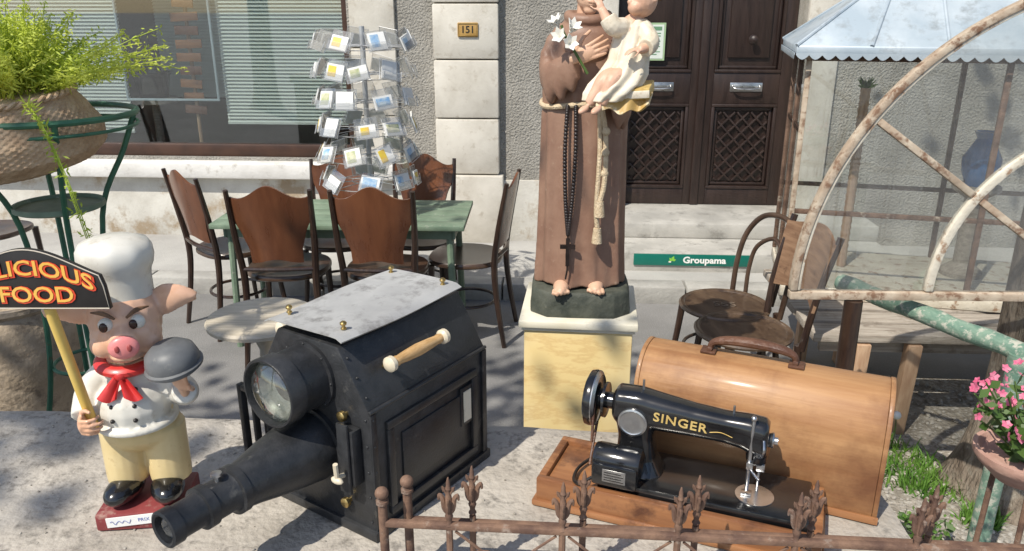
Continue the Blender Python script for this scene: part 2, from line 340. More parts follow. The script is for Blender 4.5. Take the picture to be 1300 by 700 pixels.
# ------------------------------------------------------------------ ground
YAW=R(-3.5)
m=MB(); m.geo([(-150,-150,0),(150,-150,0),(150,150,0),(-150,150,0)],[(0,1,2,3)]); stc(m.build('road',K['asphalt'],smooth=0))
FO=V((0,5.45,0))
m=MB(); m.box(-25,25,-.83,.4,.004,.1); stc(m.build('pavement',K['pave'],loc=FO,rotz=YAW,smooth=0))
m=MB()
for i in range(-12,12): m.box(i*1.1+.004,i*1.1+1.096,-.98,-.833,-.02,.105)
stc(m.build('kerb',K['kerb'],bevel=.012,loc=FO,rotz=YAW))
m=MB(); n=26
pts=[(1.8+math.cos(2*PI*i/n)*(1.1+.12*math.sin(i*2.3)),2.5+math.sin(2*PI*i/n)*(.95+.1*math.sin(i*3.1)),.005) for i in range(n)]
m.geo(pts,[tuple(range(n))]); stc(m.build('gravel_bed',K['soil'],smooth=0))
m=MB()
for i in range(1000):
    a=random.random()*2*PI; r=math.sqrt(random.random())*.98; q=random.uniform(.006,.016)
    m.ell((1.8+math.cos(a)*r,2.5+math.sin(a)*r*.88,.006+q*.3),(q,q*random.uniform(.6,1),q*.6),(0,0,random.random()*3),6,4)
stc(m.build('gravel',K['pebble']),'stuff')
m=MB()
for i in range(1000):
    c=random.choice([(1.47,2.7,.17),(1.55,2.5,.12),(1.62,2.3,.07),(1.5,2.6,.18)])
    a=random.random()*2*PI; r=math.sqrt(random.random())*c[2]; x=c[0]+math.cos(a)*r; y=c[1]+math.sin(a)*r*.8
    h=random.uniform(.02,.075); b=random.random()*2*PI; l=random.uniform(0,.06); wd=.004
    px,py=math.cos(b)*wd,math.sin(b)*wd; q=random.random()*2*PI; dx,dy=math.cos(q)*l,math.sin(q)*l
    m.geo([(x-px,y-py,0),(x+px,y+py,0),(x+dx*.4+px*.7,y+dy*.4+py*.7,h*.6),(x+dx*.4-px*.7,y+dy*.4-py*.7,h*.6),(x+dx,y+dy,h)],[(0,1,2,3),(3,2,4)])
stc(m.build('grass',K['grass'],smooth=0),'stuff')
t=thing('dandelion_clock','single white dandelion seed head standing above the grass','dandelion',(1.53,2.78,0))
MB().tube([(0,0,0),(.005,0,.07),(0,0,.14)],.002,5).build('stem',K['leaf'],t)
m=MB(); m.ell((0,0,.155),.017,None,10,8); m.build('seed_head',K['paper'],t)
# ------------------------------------------------------------------ building
BM=Matrix.Translation(FO)@Matrix.Rotation(YAW,4,'Z'); BI=BM.inverted()
def fac(u,v,dep=0.):
    o=BI@CAM; d=BI.to_3x3()@ray(u,v); q=(dep-o.y)/d.y; p=o+d*q; return p.x,p.z
bld=thing('building','old stone and roughcast building with brown double door and wide shop window','building',FO,YAW)
sW1=fac(445,100)[0]; sW0=-5.2; zW=fac(300,200)[1]
sD0=fac(778,130,.22)[0]; sD1=fac(1001,130,.22)[0]; zD=.325
m=MB()
m.box(-12,sW0,0,.35,0,7); m.box(sW0,sW1,0,.35,0,zW); m.box(sW0,sW1,0,.35,2.7,7); m.box(sW1,sD0,0,.35,0,7); m.box(sD0,sD1,0,.35,2.75,7); m.box(sD1,12,0,.35,0,7)
m.build('wall',K['rough'],bld,smooth=0)
zS0=fac(300,223)[1]; zS1=fac(300,204)[1]
m=MB(); m.box(-12,sD0-.28,-.035,-.002,.05,zS0-.003); m.build('plinth',K['plinth'],bld,bevel=.006)
m=MB(); m.box(-12,fac(552,220)[0],-.12,.03,zS0,zS1); m.build('window_ledge',K['sill'],bld,bevel=.012)
a,b=fac(449,100)[0],fac(505,100)[0]; m=MB()
for z0,z1 in((zS1,.97),(.975,1.42),(1.425,1.9),(1.905,2.6)): m.box(a,b,-.03,.01,z0+.003,z1)
m.build('window_jamb',K['stone'],bld,bevel=.008)
a,b=fac(553,100)[0],fac(634,100)[0]; m=MB(); zz=[fac(590,v,-.07)[1] for v in (330,222,151,76,4)]+[2.2,2.8,3.4]
m.box(a-.03,b+.03,-.1,.01,.08,zz[1]-.004)
for z0,z1 in zip(zz[1:],zz[2:]): m.box(a,b,-.07,.01,z0+.004,z1-.004)
m.build('pilaster',K['stone'],bld,bevel=.012)
p=thing('house_number_plate','small golden brown enamel plate numbered 151 on the stone pilaster','house number',BM@V((fac(594,38,-.07)[0],-.07,fac(594,38,-.07)[1])),YAW)
MB().box(-.068,.068,-.012,0,-.046,.046).build('plate',nmat('amber enamel',(.38,.22,.06),(.48,.3,.1),12,.35),p,bevel=.006)
m=MB(); m.tube([(-.06,-.013,-.038),(.06,-.013,-.038),(.06,-.013,.038),(-.06,-.013,.038)],.003,5,loop=True); m.build('rim',K['brass'],p)
text('lettering','151',.062,Matrix.Translation((0,-.0132,0))@FACE,K['signbl'],p,.001)
m=MB()
m.box(sD1,sD1+.22,-.03,.3,zD-.2,2.75); m.box(sD0-.22,sD0,-.03,.3,zD-.2,2.75); m.box(sD0-.22,sD1+.22,-.03,.3,2.753,3.0)
m.build('door_surround',K['stone'],bld,bevel=.012)
s0=fac(783,330,-.6)[0]; s1=fac(1030,330,-.6)[0]
for (y0,y1,z0,z1,e) in ((-.66,.3,.09,.222,0),(-.33,.32,.2225,zD,.02)):
    MB().box(s0+e,s1+.5,y0,y1,z0,z1).build('step',K['stepm'],bld,bevel=.012)
u0,z0=fac(804,336,-.664); u1,z1=fac(953,319,-.664)
z0=max(z0,.112); z1=min(z1,.216)
p=thing('insurance_sign','long dark green insurance sign fixed to the lower doorstep','sign',BM@V(((u0+u1)/2,-.662,(z0+z1)/2)),YAW)
wS,hS=u1-u0,z1-z0
MB().box(-wS/2,wS/2,-.01,0,-hS/2,hS/2).build('panel',K['insgreen'],p,bevel=.002)
text('lettering','Groupama',hS*.78,Matrix.Translation((wS*.11,-.0105,.0))@FACE,K['paper'],p,.0018,.0006,None,1.08)
for k,(ang,l) in enumerate(((2.3,.026),(1.2,.034),(.3,.028),(3.3,.022))):
    c=V((-wS*.17,-.0112-.0003*k,-.004)); d=V((math.cos(ang),0,math.sin(ang))); n_=V((-d.z,0,d.x))
    m=MB(); m.geo([c,c+d*l*.5+n_*l*.28,c+d*l,c+d*l*.5-n_*l*.28],[(0,1,2,3)]); m.build('emblem_leaf',K['ltgreen'],p,smooth=0)
m=MB(); m.cbox((-wS*.17-.012,-.0118,-.012),(.016,.001,.007)); m.build('emblem_mark',K['paper'],p,smooth=0)
def clipseg(c,sg,x0,x1,z0,z1):
    P=[]
    for x in(x0,x1):
        z=sg*(x)+c
        if z0-1e-6<=z<=z1+1e-6: P.append((x,z))
    for z in(z0,z1):
        x=(z-c)/sg
        if x0<x<x1: P.append((x,z))
    return P if len(P)==2 else None
wl=(sD1-sD0)/2; DD=.22
for i in(0,1):
    a=sD0+i*wl+.004; b=a+wl-.008; H=2.38
    m=MB(); m.box(a,b,DD+.02,DD+.06,zD+.003,zD+H)
    sw=.075
    for x0,x1,z0,z1 in((a,a+sw,zD+.003,zD+H),(b-sw,b,zD+.003,zD+H),(a+sw,b-sw,zD+.003,zD+.12),(a+sw,b-sw,zD+.72,zD+.93),(a+sw,b-sw,zD+H-.1,zD+H)):
        m.box(x0,x1,DD-.012,DD+.021,z0,z1)
    o=m.build('door',K['doorw'],bld,bevel=.004)
    pa,pb=a+sw,b-sw
    for q0,q1 in((zD+.12,zD+.72),(zD+.93,zD+H-.1)):
        m=MB()
        for g,(w_,d_) in enumerate(((.022,.016),(.02,.03))):
            x0,x1,z0,z1=pa+g*.026,pb-g*.026,q0+g*.026,q1-g*.026
            yy=DD-.02+g*.024
            m.box(x0,x1,yy,DD+.022,z0,z0+w_);m.box(x0,x1,yy,DD+.022,z1-w_,z1);m.box(x0,x0+w_,yy+.001,DD+.022,z0+w_,z1-w_);m.box(x1-w_,x1,yy+.001,DD+.022,z0+w_,z1-w_)
        if q0>zD+.5: m.box(pa+.085,pb-.085,DD+.0,DD+.022,q0+.1,q1-.1)
        m.build('moulding',K['doorw'],o,bevel=.004)
    x0,x1,z0,z1=pa+.055,pb-.055,zD+.178,zD+.662
    m=MB(); sp=.1
    for sg in(1.05,-1.05):
        k=-34
        while k<34:
            c=k*sp+(zD+.42)-sg*(a+b)/2; sgm=clipseg(c,sg,x0,x1,z0,z1); k+=1
            if sgm:
                (xa,za),(xb,zb)=sgm; L=math.hypot(xb-xa,zb-za)
                if L>.02: m.cbox(((xa+xb)/2,DD+.008+(.001 if sg>0 else 0),(za+zb)/2),(L,.026,.013),(0,-math.atan2(zb-za,xb-xa),0))
    m.build('lattice',K['doorw'],o,bevel=.003)
    cx=(a+b)/2; zc=zD+.835
    m=MB(); m.box(cx-.11,cx+.11,DD-.018,DD-.011,zc-.03,zc+.03); m.box(cx-.085,cx+.085,DD-.024,DD-.017,zc-.012,zc+.018)
    m.tube(crv([(cx-.09,DD-.02,zc+.01),(cx-.085,DD-.05,zc-.005),(cx,DD-.055,zc-.012),(cx+.085,DD-.05,zc-.005),(cx+.09,DD-.02,zc+.01)],4),.007,8)
    m.build('letter_plate',K['steel'],o,bevel=.002)
    if i==1:
        MB().lathe([(.001,0),(.03,0),(.03,.006),(.012,.01),(.012,.03),(.024,.04),(.026,.05),(.015,.06),(.001,.062)],16,Matrix.Translation((cx+.02,DD-.0,zD+1.15))@FACE).build('knob',K['doorw'],o)
m=MB(); cx=sD0+wl; m.box(cx-.028,cx+.028,DD-.03,DD-.0125,zD+.003,zD+2.38); m.build('door_astragal',K['doorw'],bld,bevel=.006)
x0,z1=fac(813,29,DD-.02); x1,z0=fac(843,77,DD-.02)
p=thing('door_notice','white and green paper notice taped to the left door leaf','notice',BM@V(((x0+x1)/2,DD-.021,(z0+z1)/2)),YAW)
wp,hp=(x1-x0)/2,(z1-z0)/2
MB().box(-wp,wp,-.003,0,-hp,hp).build('sheet',nmat('notice green',(.3,.43,.25),(.35,.48,.28),3,.5),p)
m=MB(); m.box(-wp*.86,wp*.86,-.005,-.003,-hp*.9,hp*.9); m.build('paper',nmat('notice paper',(.62,.68,.62),(.68,.72,.66),5,.6),p)
m=MB()
for k in range(9): m.box(-wp*.7,wp*(.65-.3*random.random()),-.0062,-.005,hp*(.45-k*.14)-.003,hp*(.45-k*.14)+.003)
m.box(-wp*.7,wp*.7,-.0062,-.005,hp*.6,hp*.8); m.build('print',nmat('print green',(.12,.25,.14),(.15,.3,.17),5,.6),p)
# window
m=MB(); zb=zW; fw=.07
m.box(sW0,sW1,.03,.12,zb,zb+.085); m.box(sW1-fw*.6,sW1,.03,.12,zb+.085,2.7); m.box(sW0,sW0+fw,.03,.12,zb+.085,2.7); m.box(sW0,sW1,.03,.12,2.62,2.7)
wn=m.build('window',K['winw'],bld,bevel=.006)
m=MB(); m.box(sW0+fw,sW1-fw*.6,.07,.076,zb+.085,2.62); m.build('pane',K['glass'],wn,smooth=0)
ca,cb=fac(152,60,.1)[0],fac(272,60,.1)[0]; zc=fac(210,128,.1)[1]
m=MB(); m.box(ca,cb,.085,.1,zc,zc+.016); m.box(ca,ca+.016,.085,.1,zc+.016,2.6); m.box(cb-.016,cb,.085,.1,zc+.016,2.6); m.build('reflected_frame',K['reflframe'],wn,bevel=.003)  # pale frame modelled to imitate a shop window reflected in the glass
for x0,x1,zb0,dp in((sW0+.08,ca-.01,zW+.17,.15),(cb+.02,sW1-.05,zW+.24,.15),(ca-.1,cb+.12,zW+.35,.85)):
    m=MB(); z=zb0
    while z<2.6:
        m.cbox(((x0+x1)/2,dp,z),(x1-x0,.029,.0012),(R(50),0,0)); z+=.0245
    m.box(x0,x1,dp-.01,dp+.01,zb0-.025,zb0-.012)
    m.build('venetian_blind',K['blind'],wn,smooth=0)
m=MB(); m.geo([(sW0-.3,2.4,.2),(sW1+.3,2.4,.2),(sW1+.3,2.4,2.8),(sW0-.3,2.4,2.8),(sW0-.3,.352,.2),(sW1+.3,.352,.2),(sW1+.3,.352,2.8),(sW0-.3,.352,2.8)],[(0,1,2,3),(0,1,5,4),(3,2,6,7),(0,3,7,4),(1,2,6,5)])
m.build('shop_interior',K['dark'],bld,smooth=0)
q=BM@V((fac(246,100,.45)[0],.45,.2)); p=thing('reflected_rack','brown plank rack added behind the shop window to imitate a reflected rack','rack',q,YAW)  # added object: stands in for a rack mirrored in the pane
MB().tube([(0,0,0),(0,0,1.6)],.015,8).build('pole',K['pinkwood'],p)
for k in range(9):
    z=.75+k*.095
    MB().cbox((random.uniform(-.01,.01),-.03,z),(random.uniform(.15,.21),.012,.062),(0,random.uniform(-.1,.1),0)).build('rack_plank',K['bwood'] if k%3 else K['chback'],p,bevel=.003)
q=BM@V((fac(192,105,.4)[0],.42,0)); z=fac(192,124,.4)[1]; p=thing('black_planter','black round planter standing inside the shop window','planter',(q.x,q.y,z),YAW)
MB().lathe([(.001,0),(.1,0),(.13,.16),(.14,.17),(.14,.19),(.12,.19),(.11,.1),(.001,.1)],24).build('pot',K['blackg'],p)
MB().lathe([(.16,-.04),(.16,-.001)],24).build('shelf',K['oldwood'],p); MB().tube([(0,0,-z+.2),(0,0,-.04)],.03,8).build('stand',K['oldwood'],p)
# ------------------------------------------------------------------ cafe chairs and green table
def chair_proto():
    t=thing('wooden_chair','','chair')
    m=MB(); n=40
    def out(sc,z): return [((.205*math.copysign(abs(math.cos(a))**.75,math.cos(a))*(1-.1*(math.sin(a)<0)*abs(math.sin(a))))*sc,(.2*math.copysign(abs(math.sin(a))**.8,math.sin(a)))*sc,z) for a in [2*PI*i/n for i in range(n)]]
    m.loft([out(.95,.43),out(1,.437),out(1,.452),out(.97,.46),out(.85,.457),out(.4,.452)]); m.build('seat',K['seat'],t)
    for sx in(-1,1):
        pts=crv([(sx*.19,-.245,0),(sx*.175,-.205,.25),(sx*.17,-.19,.45),(sx*.183,-.215,.65),(sx*.19,-.262,.9)],5)
        MB().tube(pts,[.013,.016,.018,.016,.012],8).build('rear_leg',K['chair'],t)
        pts=crv([(sx*.185,.19,0),(sx*.165,.165,.22),(sx*.158,.155,.435)],5)
        MB().tube(pts,[.011,.015,.019],8).build('front_leg',K['chair'],t)
    def f(a,b):
        s=a*2-1; zt=.895+.028*math.cos(PI*s*1.3)-.012*s*s; z0=.545+.012*math.cos(PI*s)
        z=z0+b*(zt-z0); wd=lerpl([.53,.6,.68,.76,.84,.9,.95],[.12,.122,.145,.178,.186,.172,.16],z)
        return (s*wd,-.19-.16*(z-.455)*(1 if z>.455 else 0)+.03*s*s-.02,z)
    MB().shell(f,20,18,.011).build('backrest',K['chback'],t,smooth=50)
    m=MB(); m.tube(crv([(-.175,-.195,.5),(0,-.222,.505),(.175,-.195,.5)],6),.012,8); m.build('lower_back_rail',K['chair'],t)
    m=MB(); m.tube([(.155*math.cos(a),.15*math.sin(a)-.01,.2) for a in[2*PI*i/28 for i in range(28)]],.009,8,loop=True)
    m.build('stretcher_ring',K['chair'],t)
    return t
c0=chair_proto(); G='dark wooden chairs around the green table'
def gx(u,y): return (u-650)/1000*y/.955
c0.location=(gx(366,3.78),3.78,0); c0.rotation_euler=(0,0,R(2)); c0['group']=G
c0['label']='red brown solid back chair nearest the round table, back to camera'
dup(c0,(gx(491,3.76),3.76,0),R(-3),'solid back wooden chair with its back turned, directly behind the black projector',G)
dup(c0,(gx(430,4.33),4.33,0),R(180),'far side chair left of the postcard stand, facing the viewer across green table',G,.94)
dup(c0,(gx(533,4.36),4.36,0),R(176),'far side chair right of the postcard stand, half hidden behind green table',G,.94)
dup(c0,(gx(300,4.16),4.16,0),R(-44),'chair at the left end of the green table, turned to the right',G,.98)
dup(c0,(gx(592,4.0),4.0,0),R(80),'chair at the right end of the green table, seen from its side',G,.97)
dup(c0,(gx(-5,4.45),4.45,0),R(-100),'dark chair at far left edge behind the green plant stand','lone dark chair')
x0,x1=gx(292,3.95),gx(596,3.95)
t=thing('garden_table','long green painted slatted table with worn top among the dark chairs','table',((x0+x1)/2,3.98,0),R(-2))
hw=(x1-x0)/2
m=MB()
for k in range(5): m.box(-hw,hw,-.27+k*.11,-.27+k*.11+.104,.655,.68)
m.build('tabletop',K['gtab'],t,bevel=.004)
m=MB(); m.box(-hw+.06,hw-.06,-.22,-.2,.6,.654); m.box(-hw+.06,hw-.06,.2,.22,.6,.654); m.box(-hw+.05,-hw+.07,-.22,.22,.6,.654); m.box(hw-.07,hw-.05,-.22,.22,.6,.654); m.build('apron',K['gtab'],t)
for sx in(-1,1):
    for sy in(-1,1): MB().tube([(sx*(hw-.06),sy*.2,0),(sx*(hw-.08),sy*.2,.654)],.018,8).build('leg',K['gtab'],t)
# postcard rack
RX=V((gx(475,4.0),4.02,.68))
t=thing('postcard_rack','tall grey wire spinner rack of clear postcard pockets on the green table','postcard rack',RX)
MB().lathe([(.001,0),(.13,0),(.13,.01),(.03,.02),(.014,.05),(.001,.05)],24).build('base',K['wire'],t)
MB().tube([(0,0,.03),(0,0,.92)],.013,10).build('pole',K['wire'],t)
for k in range(6):
    z=.19+k*.134; rr=.235; off=PI/9*(k%2)
    m=MB(); m.tube([(rr*.4*math.cos(a),rr*.4*math.sin(a),z-.03) for a in[2*PI*i/32 for i in range(32)]],.0022,5,loop=True)
    m.tube([(rr*.9*math.cos(a),rr*.9*math.sin(a),z-.045) for a in[2*PI*i/40 for i in range(40)]],.002,5,loop=True)
    for j in range(9):
        a=2*PI*j/9+off; m.tube([(0,0,z-.03),(rr*.95*math.cos(a),rr*.95*math.sin(a),z-.03)],.002,5)
    m.build('tier_ring',K['wire'],t)
    for j in range(9):
        a=2*PI*j/9+off+random.uniform(-.16,.16); tl=R(-10-random.uniform(0,18)); ry=R(random.uniform(-18,18))
        Q=Matrix.Rotation(a+PI/2,4,'Z')@Matrix.Translation((0,-rr,z))@Matrix.Rotation(tl,4,'X')@Matrix.Rotation(ry,4,'Y')
        m=MB(Q); w_,h_=.054,.05
        m.box(-w_,w_,.006,.0068,-h_,h_); m.box(-w_,w_,-.0125,-.0117,-h_,-h_*.2)
        nf=len(m.bm.faces)
        m.tube([(-w_,-.012,h_*.0),(-w_,-.012,-h_),(w_,-.012,-h_),(w_,-.012,0)],.0014,4); m.tube([(-w_,.0075,-h_),(-w_,.0075,h_),(w_,.0075,h_),(w_,.0075,-h_)],.0012,4)
        m.bm.faces.ensure_lookup_table()
        for fc in m.bm.faces[nf:]: fc.material_index=1
        m.build('pocket',[K['clear'],K['wire']],t,smooth=0)
        if random.random()<.12: continue
        ci=random.choice(['cardy','cardy','cardy','paper','cardb','cardg','paper'])
        m=MB(Q); x=random.uniform(-.01,.008); up=random.uniform(-.014,.012); ww=random.uniform(.038,.048)
        m.box(-ww+x,ww+x,-.004,.004,-.044,.03+up); m.box(-ww*.8+x,ww*random.uniform(.0,.7)+x,-.0056,-.0041,-.03,.02+up,1)
        o=m.build('postcard',[K['paper'],K[ci]],None,smooth=0,loc=RX)
        cn={'cardy':'yellow','cardb':'pale blue','cardg':'green','paper':'plain white'}[ci]
        tag(o,cn+' postcard in a clear pocket of the wire spinner rack','postcard','postcards in the wire rack')
# ------------------------------------------------------------------ pedestal + monk statue
PX,PY,PZ=.222,2.42,.775
t=thing('pedestal','yellow marbled square pedestal with cream cap under the monk statue','pedestal',(PX,PY,0),R(-6))
MB().box(-.168,.168,-.168,.168,.05,PZ-.026).build('shaft',K['marble'],t,bevel=.005)
m=MB(); m.box(-.184,.184,-.184,.184,PZ-.024,PZ); m.box(-.176,.176,-.176,.176,PZ-.036,PZ-.0242); m.build('cap',K['pedc'],t,bevel=.005)
MB().box(-.19,.19,-.19,.19,0,.05).build('foot',K['pedc'],t,bevel=.008)
def hand(mb,w,d,n,s=1,curl=.5,side=1):
    w=V(w); d=V(d).normalized(); n=V(n); n=(n-d*n.dot(d)).normalized(); b=d.cross(n)*side
    rot=Matrix((d,b,n)).transposed()
    mb.ell(w+d*.042*s,(.05*s,.038*s,.017*s),rot,12,8)
    mb.tube([w-d*.03*s,w+d*.02*s],[.026*s,.024*s],10,flat=.8)
    for i,l in enumerate((.034,.04,.037,.029)):
        p=w+d*(.078-.004*(i==3)-.002*(i==0))*s+b*(.028-.0185*i)*s; P_=[p-d*.02*s,p]; a=curl*.3
        for k in range(3):
            a+=curl*.45; p=p+(d*math.cos(a)+n*math.sin(a)+b*(.12-.08*i))*l*s*(1-.17*k); P_.append(p)
        mb.tube(P_,[.0095*s,.0095*s,.0088*s,.0078*s,.006*s],8)
    p=w+d*.02*s+b*.028*s
    mb.tube([p-d*.01*s,p+(d*.5+b*.6+n*.25)*.03*s,p+(d*.85+b*.75+n*.5)*.052*s,p+(d*1.2+b*.75+n*.7)*.068*s],[.012*s,.0115*s,.0095*s,.007*s],8)
t=thing('monk_statue','painted statue of a brown robed monk carrying a small child, on yellow pedestal','statue',(PX,PY,PZ),R(-4))
t.scale=(.97,.97,1.03)
oc=[(.165*math.copysign(min(1,abs(math.cos(a))*1.18),math.cos(a)),.15*math.copysign(min(1,abs(math.sin(a))*1.18),math.sin(a))) for a in[2*PI*i/16+PI/16 for i in range(16)]]
m=MB(); m.loft([[(x*k,y*k,z) for x,y in oc] for k,z in((1,0),(1.0,.012),(.985,.03),(.97,.066),(.93,.078),(.5,.08))]); m.build('plinth_block',K['sbase'],t,bevel=.004)
zs=[.083,.1,.2,.35,.5,.6,.65,.72,.78,.82,.85,.875]
rxs=[.149,.148,.143,.139,.136,.135,.135,.131,.118,.1,.076,.05]
rys=[.12,.119,.115,.11,.107,.104,.102,.097,.088,.08,.064,.045]
m=MB(); rings=[]; ns=120
for i in range(64):
    z=.083+(.875-.083)*i/63; rx,ry=lerpl(zs,rxs,z),lerpl(zs,rys,z); A=max(0,min(1,(.8-z)/.3))
    rg=[]
    for j in range(ns):
        a=2*PI*j/ns
        fo=.6*(1-2*abs(math.sin(5.5*a+.6+.25*math.sin(z*4))))+.25*math.sin(17*a+z*2)+.35*math.sin(6*a-z*2)
        k=1+A*.075*fo-.03*math.exp(-((z-.625)/.02)**2); rg.append((rx*k*math.cos(a),ry*k*math.sin(a),z+(.006*math.sin(7*a) if i==0 else 0)))
    rings.append(rg)
m.loft(rings)
m.tube([(.058*math.cos(a),.055*math.sin(a)-.008,.868-.012*max(0,-math.sin(a))) for a in[2*PI*j/24 for j in range(24)]],.016,10,loop=True)
m.tube(crv([(-.075,-.06,.79),(-.04,-.088,.765),(0,-.094,.755),(.04,-.088,.765),(.075,-.06,.79)],5),.007,8)
def sleeve(pts,rad,drop):
    C_=crv(pts,7); M_=len(C_); rings=[]
    for k,p in enumerate(C_):
        r=lerpl([i/(len(rad)-1) for i in range(len(rad))],rad,k/(M_-1)); dz=lerpl([i/(len(drop)-1) for i in range(len(drop))],drop,k/(M_-1))
        tg=(C_[min(k+1,M_-1)]-C_[max(k-1,0)]).normalized(); sd=tg.cross(V((0,0,1)))
        sd=sd.normalized() if sd.length>.2 else V((.6,-.8,0)).normalized()
        up=sd.cross(tg).normalized(); fo=1+.07*math.sin(k*1.25)
        rings.append([p+sd*(r*math.cos(q)*.75)+up*(r*math.sin(q)*fo)+V((0,0,-dz*max(0,-math.sin(q))*(1+.25*math.sin(k*1.25)))) for q in[2*PI*j/20 for j in range(20)]])
    m.loft(rings)
sleeve([(-.066,0,.836),(-.098,-.006,.785),(-.118,-.03,.735),(-.107,-.075,.712),(-.075,-.112,.73),(-.035,-.134,.755)],[.026,.033,.036,.034,.033,.031],[0,.0,.018,.04,.045,.03])
sleeve([(.066,0,.836),(.098,-.006,.775),(.12,-.03,.705),(.118,-.065,.665),(.106,-.1,.648),(.085,-.122,.645)],[.026,.033,.036,.034,.032,.03],[0,.0,.02,.05,.05,.03])
m.organic('robe',K['robe'],t,.004,5)
m=MB()
m.tube([(0,.0,.85),(0,-.008,.92)],[.036,.032],14); HT=Matrix.Translation((0.005,-.02,.95))@Euler((R(12),R(6),R(14))).to_matrix().to_4x4(); m.T=HT
m.ell((0,0,0),(.05,.06,.068)); m.ell((0,-.022,-.035),(.037,.036,.034)); m.ell((0,-.04,-.06),(.02,.016,.014))
m.tube([(0,-.055,.016),(0,-.066,-.004),(0,-.07,-.014)],[.007,.009,.011],8); m.ell((0,-.05,.022),(.034,.012,.007)); m.ell((0,-.055,-.035),(.017,.008,.0045)); m.ell((0,-.053,-.044),(.014,.008,.0045))
for sx in(-1,1): m.ell((sx*.052,.004,-.004),(.008,.014,.02)); m.ell((sx*.027,-.04,-.018),(.016,.014,.015))
hd=m.organic('head',K['skin'],t,.0028,3)
m=MB(HT)
for k in range(26):
    a=2*PI*k/26
    if not (3.95<a<5.45): m.ell((.051*math.cos(a),.01+.056*math.sin(a),.018),(.012,.012,.026),None,8,6)
for k in range(16): a=PI+PI*k/15; m.ell((.046*math.cos(a),.0+.052*math.sin(a),.04),(.01,.01,.01),None,8,6)
m.organic('hair',K['hairb'],hd,.004,3)
for sx in(-1,1):
    m=MB(HT); m.ell((sx*.019,-.0565,.005),(.009,.004,.0055),None,10,6); m.build('eye',K['bead'],hd)
m=MB(); hand(m,(-.035,-.142,.76),(.85,-.1,.35),(0,1,.05),.62,.45,1); m.organic('hand',K['skin'],t,.0021,2)
m=MB(); hand(m,(.09,-.132,.642),(-.9,-.3,.05),(.1,.2,.9),.62,.55,-1); m.organic('hand',K['skin'],t,.0021,2)
for sx,yy in((-1,-.118),(1,-.1)):
    m=MB(); c=V((sx*.055-.008,yy,.09))
    m.ell(c,(.026,.05,.018)); 
    for k in range(5): m.tube([c+V(((k-2)*.0105,-.03,-.002)),c+V(((k-2)*.012,-.056+.006*abs(k-(1 if sx<0 else 3)),-.008))],[.0075,.006],8)
    m.organic('foot',K['skin'],t,.0025,2)
m=MB()
m.tube([(.137*math.cos(a),.107*math.sin(a),.625+.006*math.sin(3*a)) for a in[2*PI*j/40 for j in range(40)]],.008,8,loop=True)
m.tube(crv([(.045,-.11,.63),(.06,-.124,.55),(.062,-.132,.42),(.05,-.135,.36)],6),.008,8); m.tube(crv([(.04,-.11,.63),(.045,-.126,.5),(.04,-.134,.34),(.045,-.136,.28)],6),.0075,8)
for z in(.56,.5,.44): m.ell((.061,-.128,z),(.013,.012,.013),None,10,8)
for x,z in((.05,.36),(.045,.28)): m.lathe([(.012,0),(.014,-.02),(.017,-.045),(.001,-.046)],10,Matrix.Translation((x,-.135,z)))
m.build('rope_girdle',K['rope'],t)
m=MB(); path=crv([(-.055,-.11,.625),(-.06,-.125,.5),(-.055,-.131,.36),(-.045,-.134,.26)],14)
for p in path: m.ell(p,.0072,None,8,6)
path=crv([(-.03,-.114,.625),(-.028,-.128,.5),(-.035,-.133,.36),(-.045,-.135,.26)],14)
for p in path: m.ell(p,.0072,None,8,6)
m.cbox((-.045,-.137,.205),(.012,.008,.085)); m.cbox((-.045,-.137,.222),(.048,.0085,.012)); m.tube([(-.045,-.135,.255),(-.045,-.136,.15),(-.05,-.136,.12)],.003,6)
m.build('rosary',K['bead'],t)
m=MB(); m.tube(crv([(.0,-.17,.72),(-.04,-.165,.78),(-.068,-.155,.82),(-.078,-.15,.845)],5),.004,6); m.build('lily_stem',K['leaf'],t)
for c,dr in(((-.078,-.155,.81),(-.3,-.8,.4)),((-.055,-.165,.795),(.2,-.9,.3)),((-.088,-.14,.84),(-.4,-.3,.8)),((-.05,-.16,.83),(.4,-.5,.7))):
    m=MB(); c=V(c); d=V(dr).normalized(); e1=d.orthogonal().normalized(); e2=d.cross(e1)
    m.ell(c,.006,None,8,6)
    for k in range(6):
        a=2*PI*k/6; o_=e1*math.cos(a)+e2*math.sin(a)
        def pf(a_,b_,c=c,d=d,o_=o_):
            s=b_; ww=.011*math.sin(PI*min(1,s*.9+.08)); sd=d.cross(o_)
            return c+d*(.03*s)+o_*(.003+.02*s*s)+sd*ww*(a_*2-1)
        m.shell(pf,2,5,.0018)
    m.build('lily_flower',K['lilyw'],t)
m=MB(); m.cbox((.105,-.155,.675),(.165,.12,.03),(R(6),R(-4),R(-12))); m.build('book_cover',K['gold'],t,bevel=.004)
m=MB(); m.cbox((.105,-.158,.674),(.163,.12,.02),(R(6),R(-4),R(-12))); m.build('book_pages',K['cream'],t,bevel=.002)
m=MB()
m.tube(crv([(.115,-.14,.715),(.12,-.135,.78),(.125,-.13,.835),(.135,-.13,.868)],4),[.045,.046,.043,.02],14)
CH=V((.15,-.135,.912)); m.ell(CH,(.042,.044,.048)); m.ell(CH+V((-.02,-.02,-.022)),(.024,.024,.02)); m.ell(CH+V((-.038,-.026,-.008)),(.008,.008,.008)); m.ell(CH+V((.0,-.012,-.003)),(.045,.014,.014),(0,0,R(-30)))
m.tube(crv([(.095,-.15,.84),(.06,-.175,.845),(.035,-.165,.885)],4),[.018,.016,.012],10)
m.tube(crv([(.155,-.15,.84),(.17,-.185,.8),(.14,-.215,.785)],4),[.018,.016,.012],10)
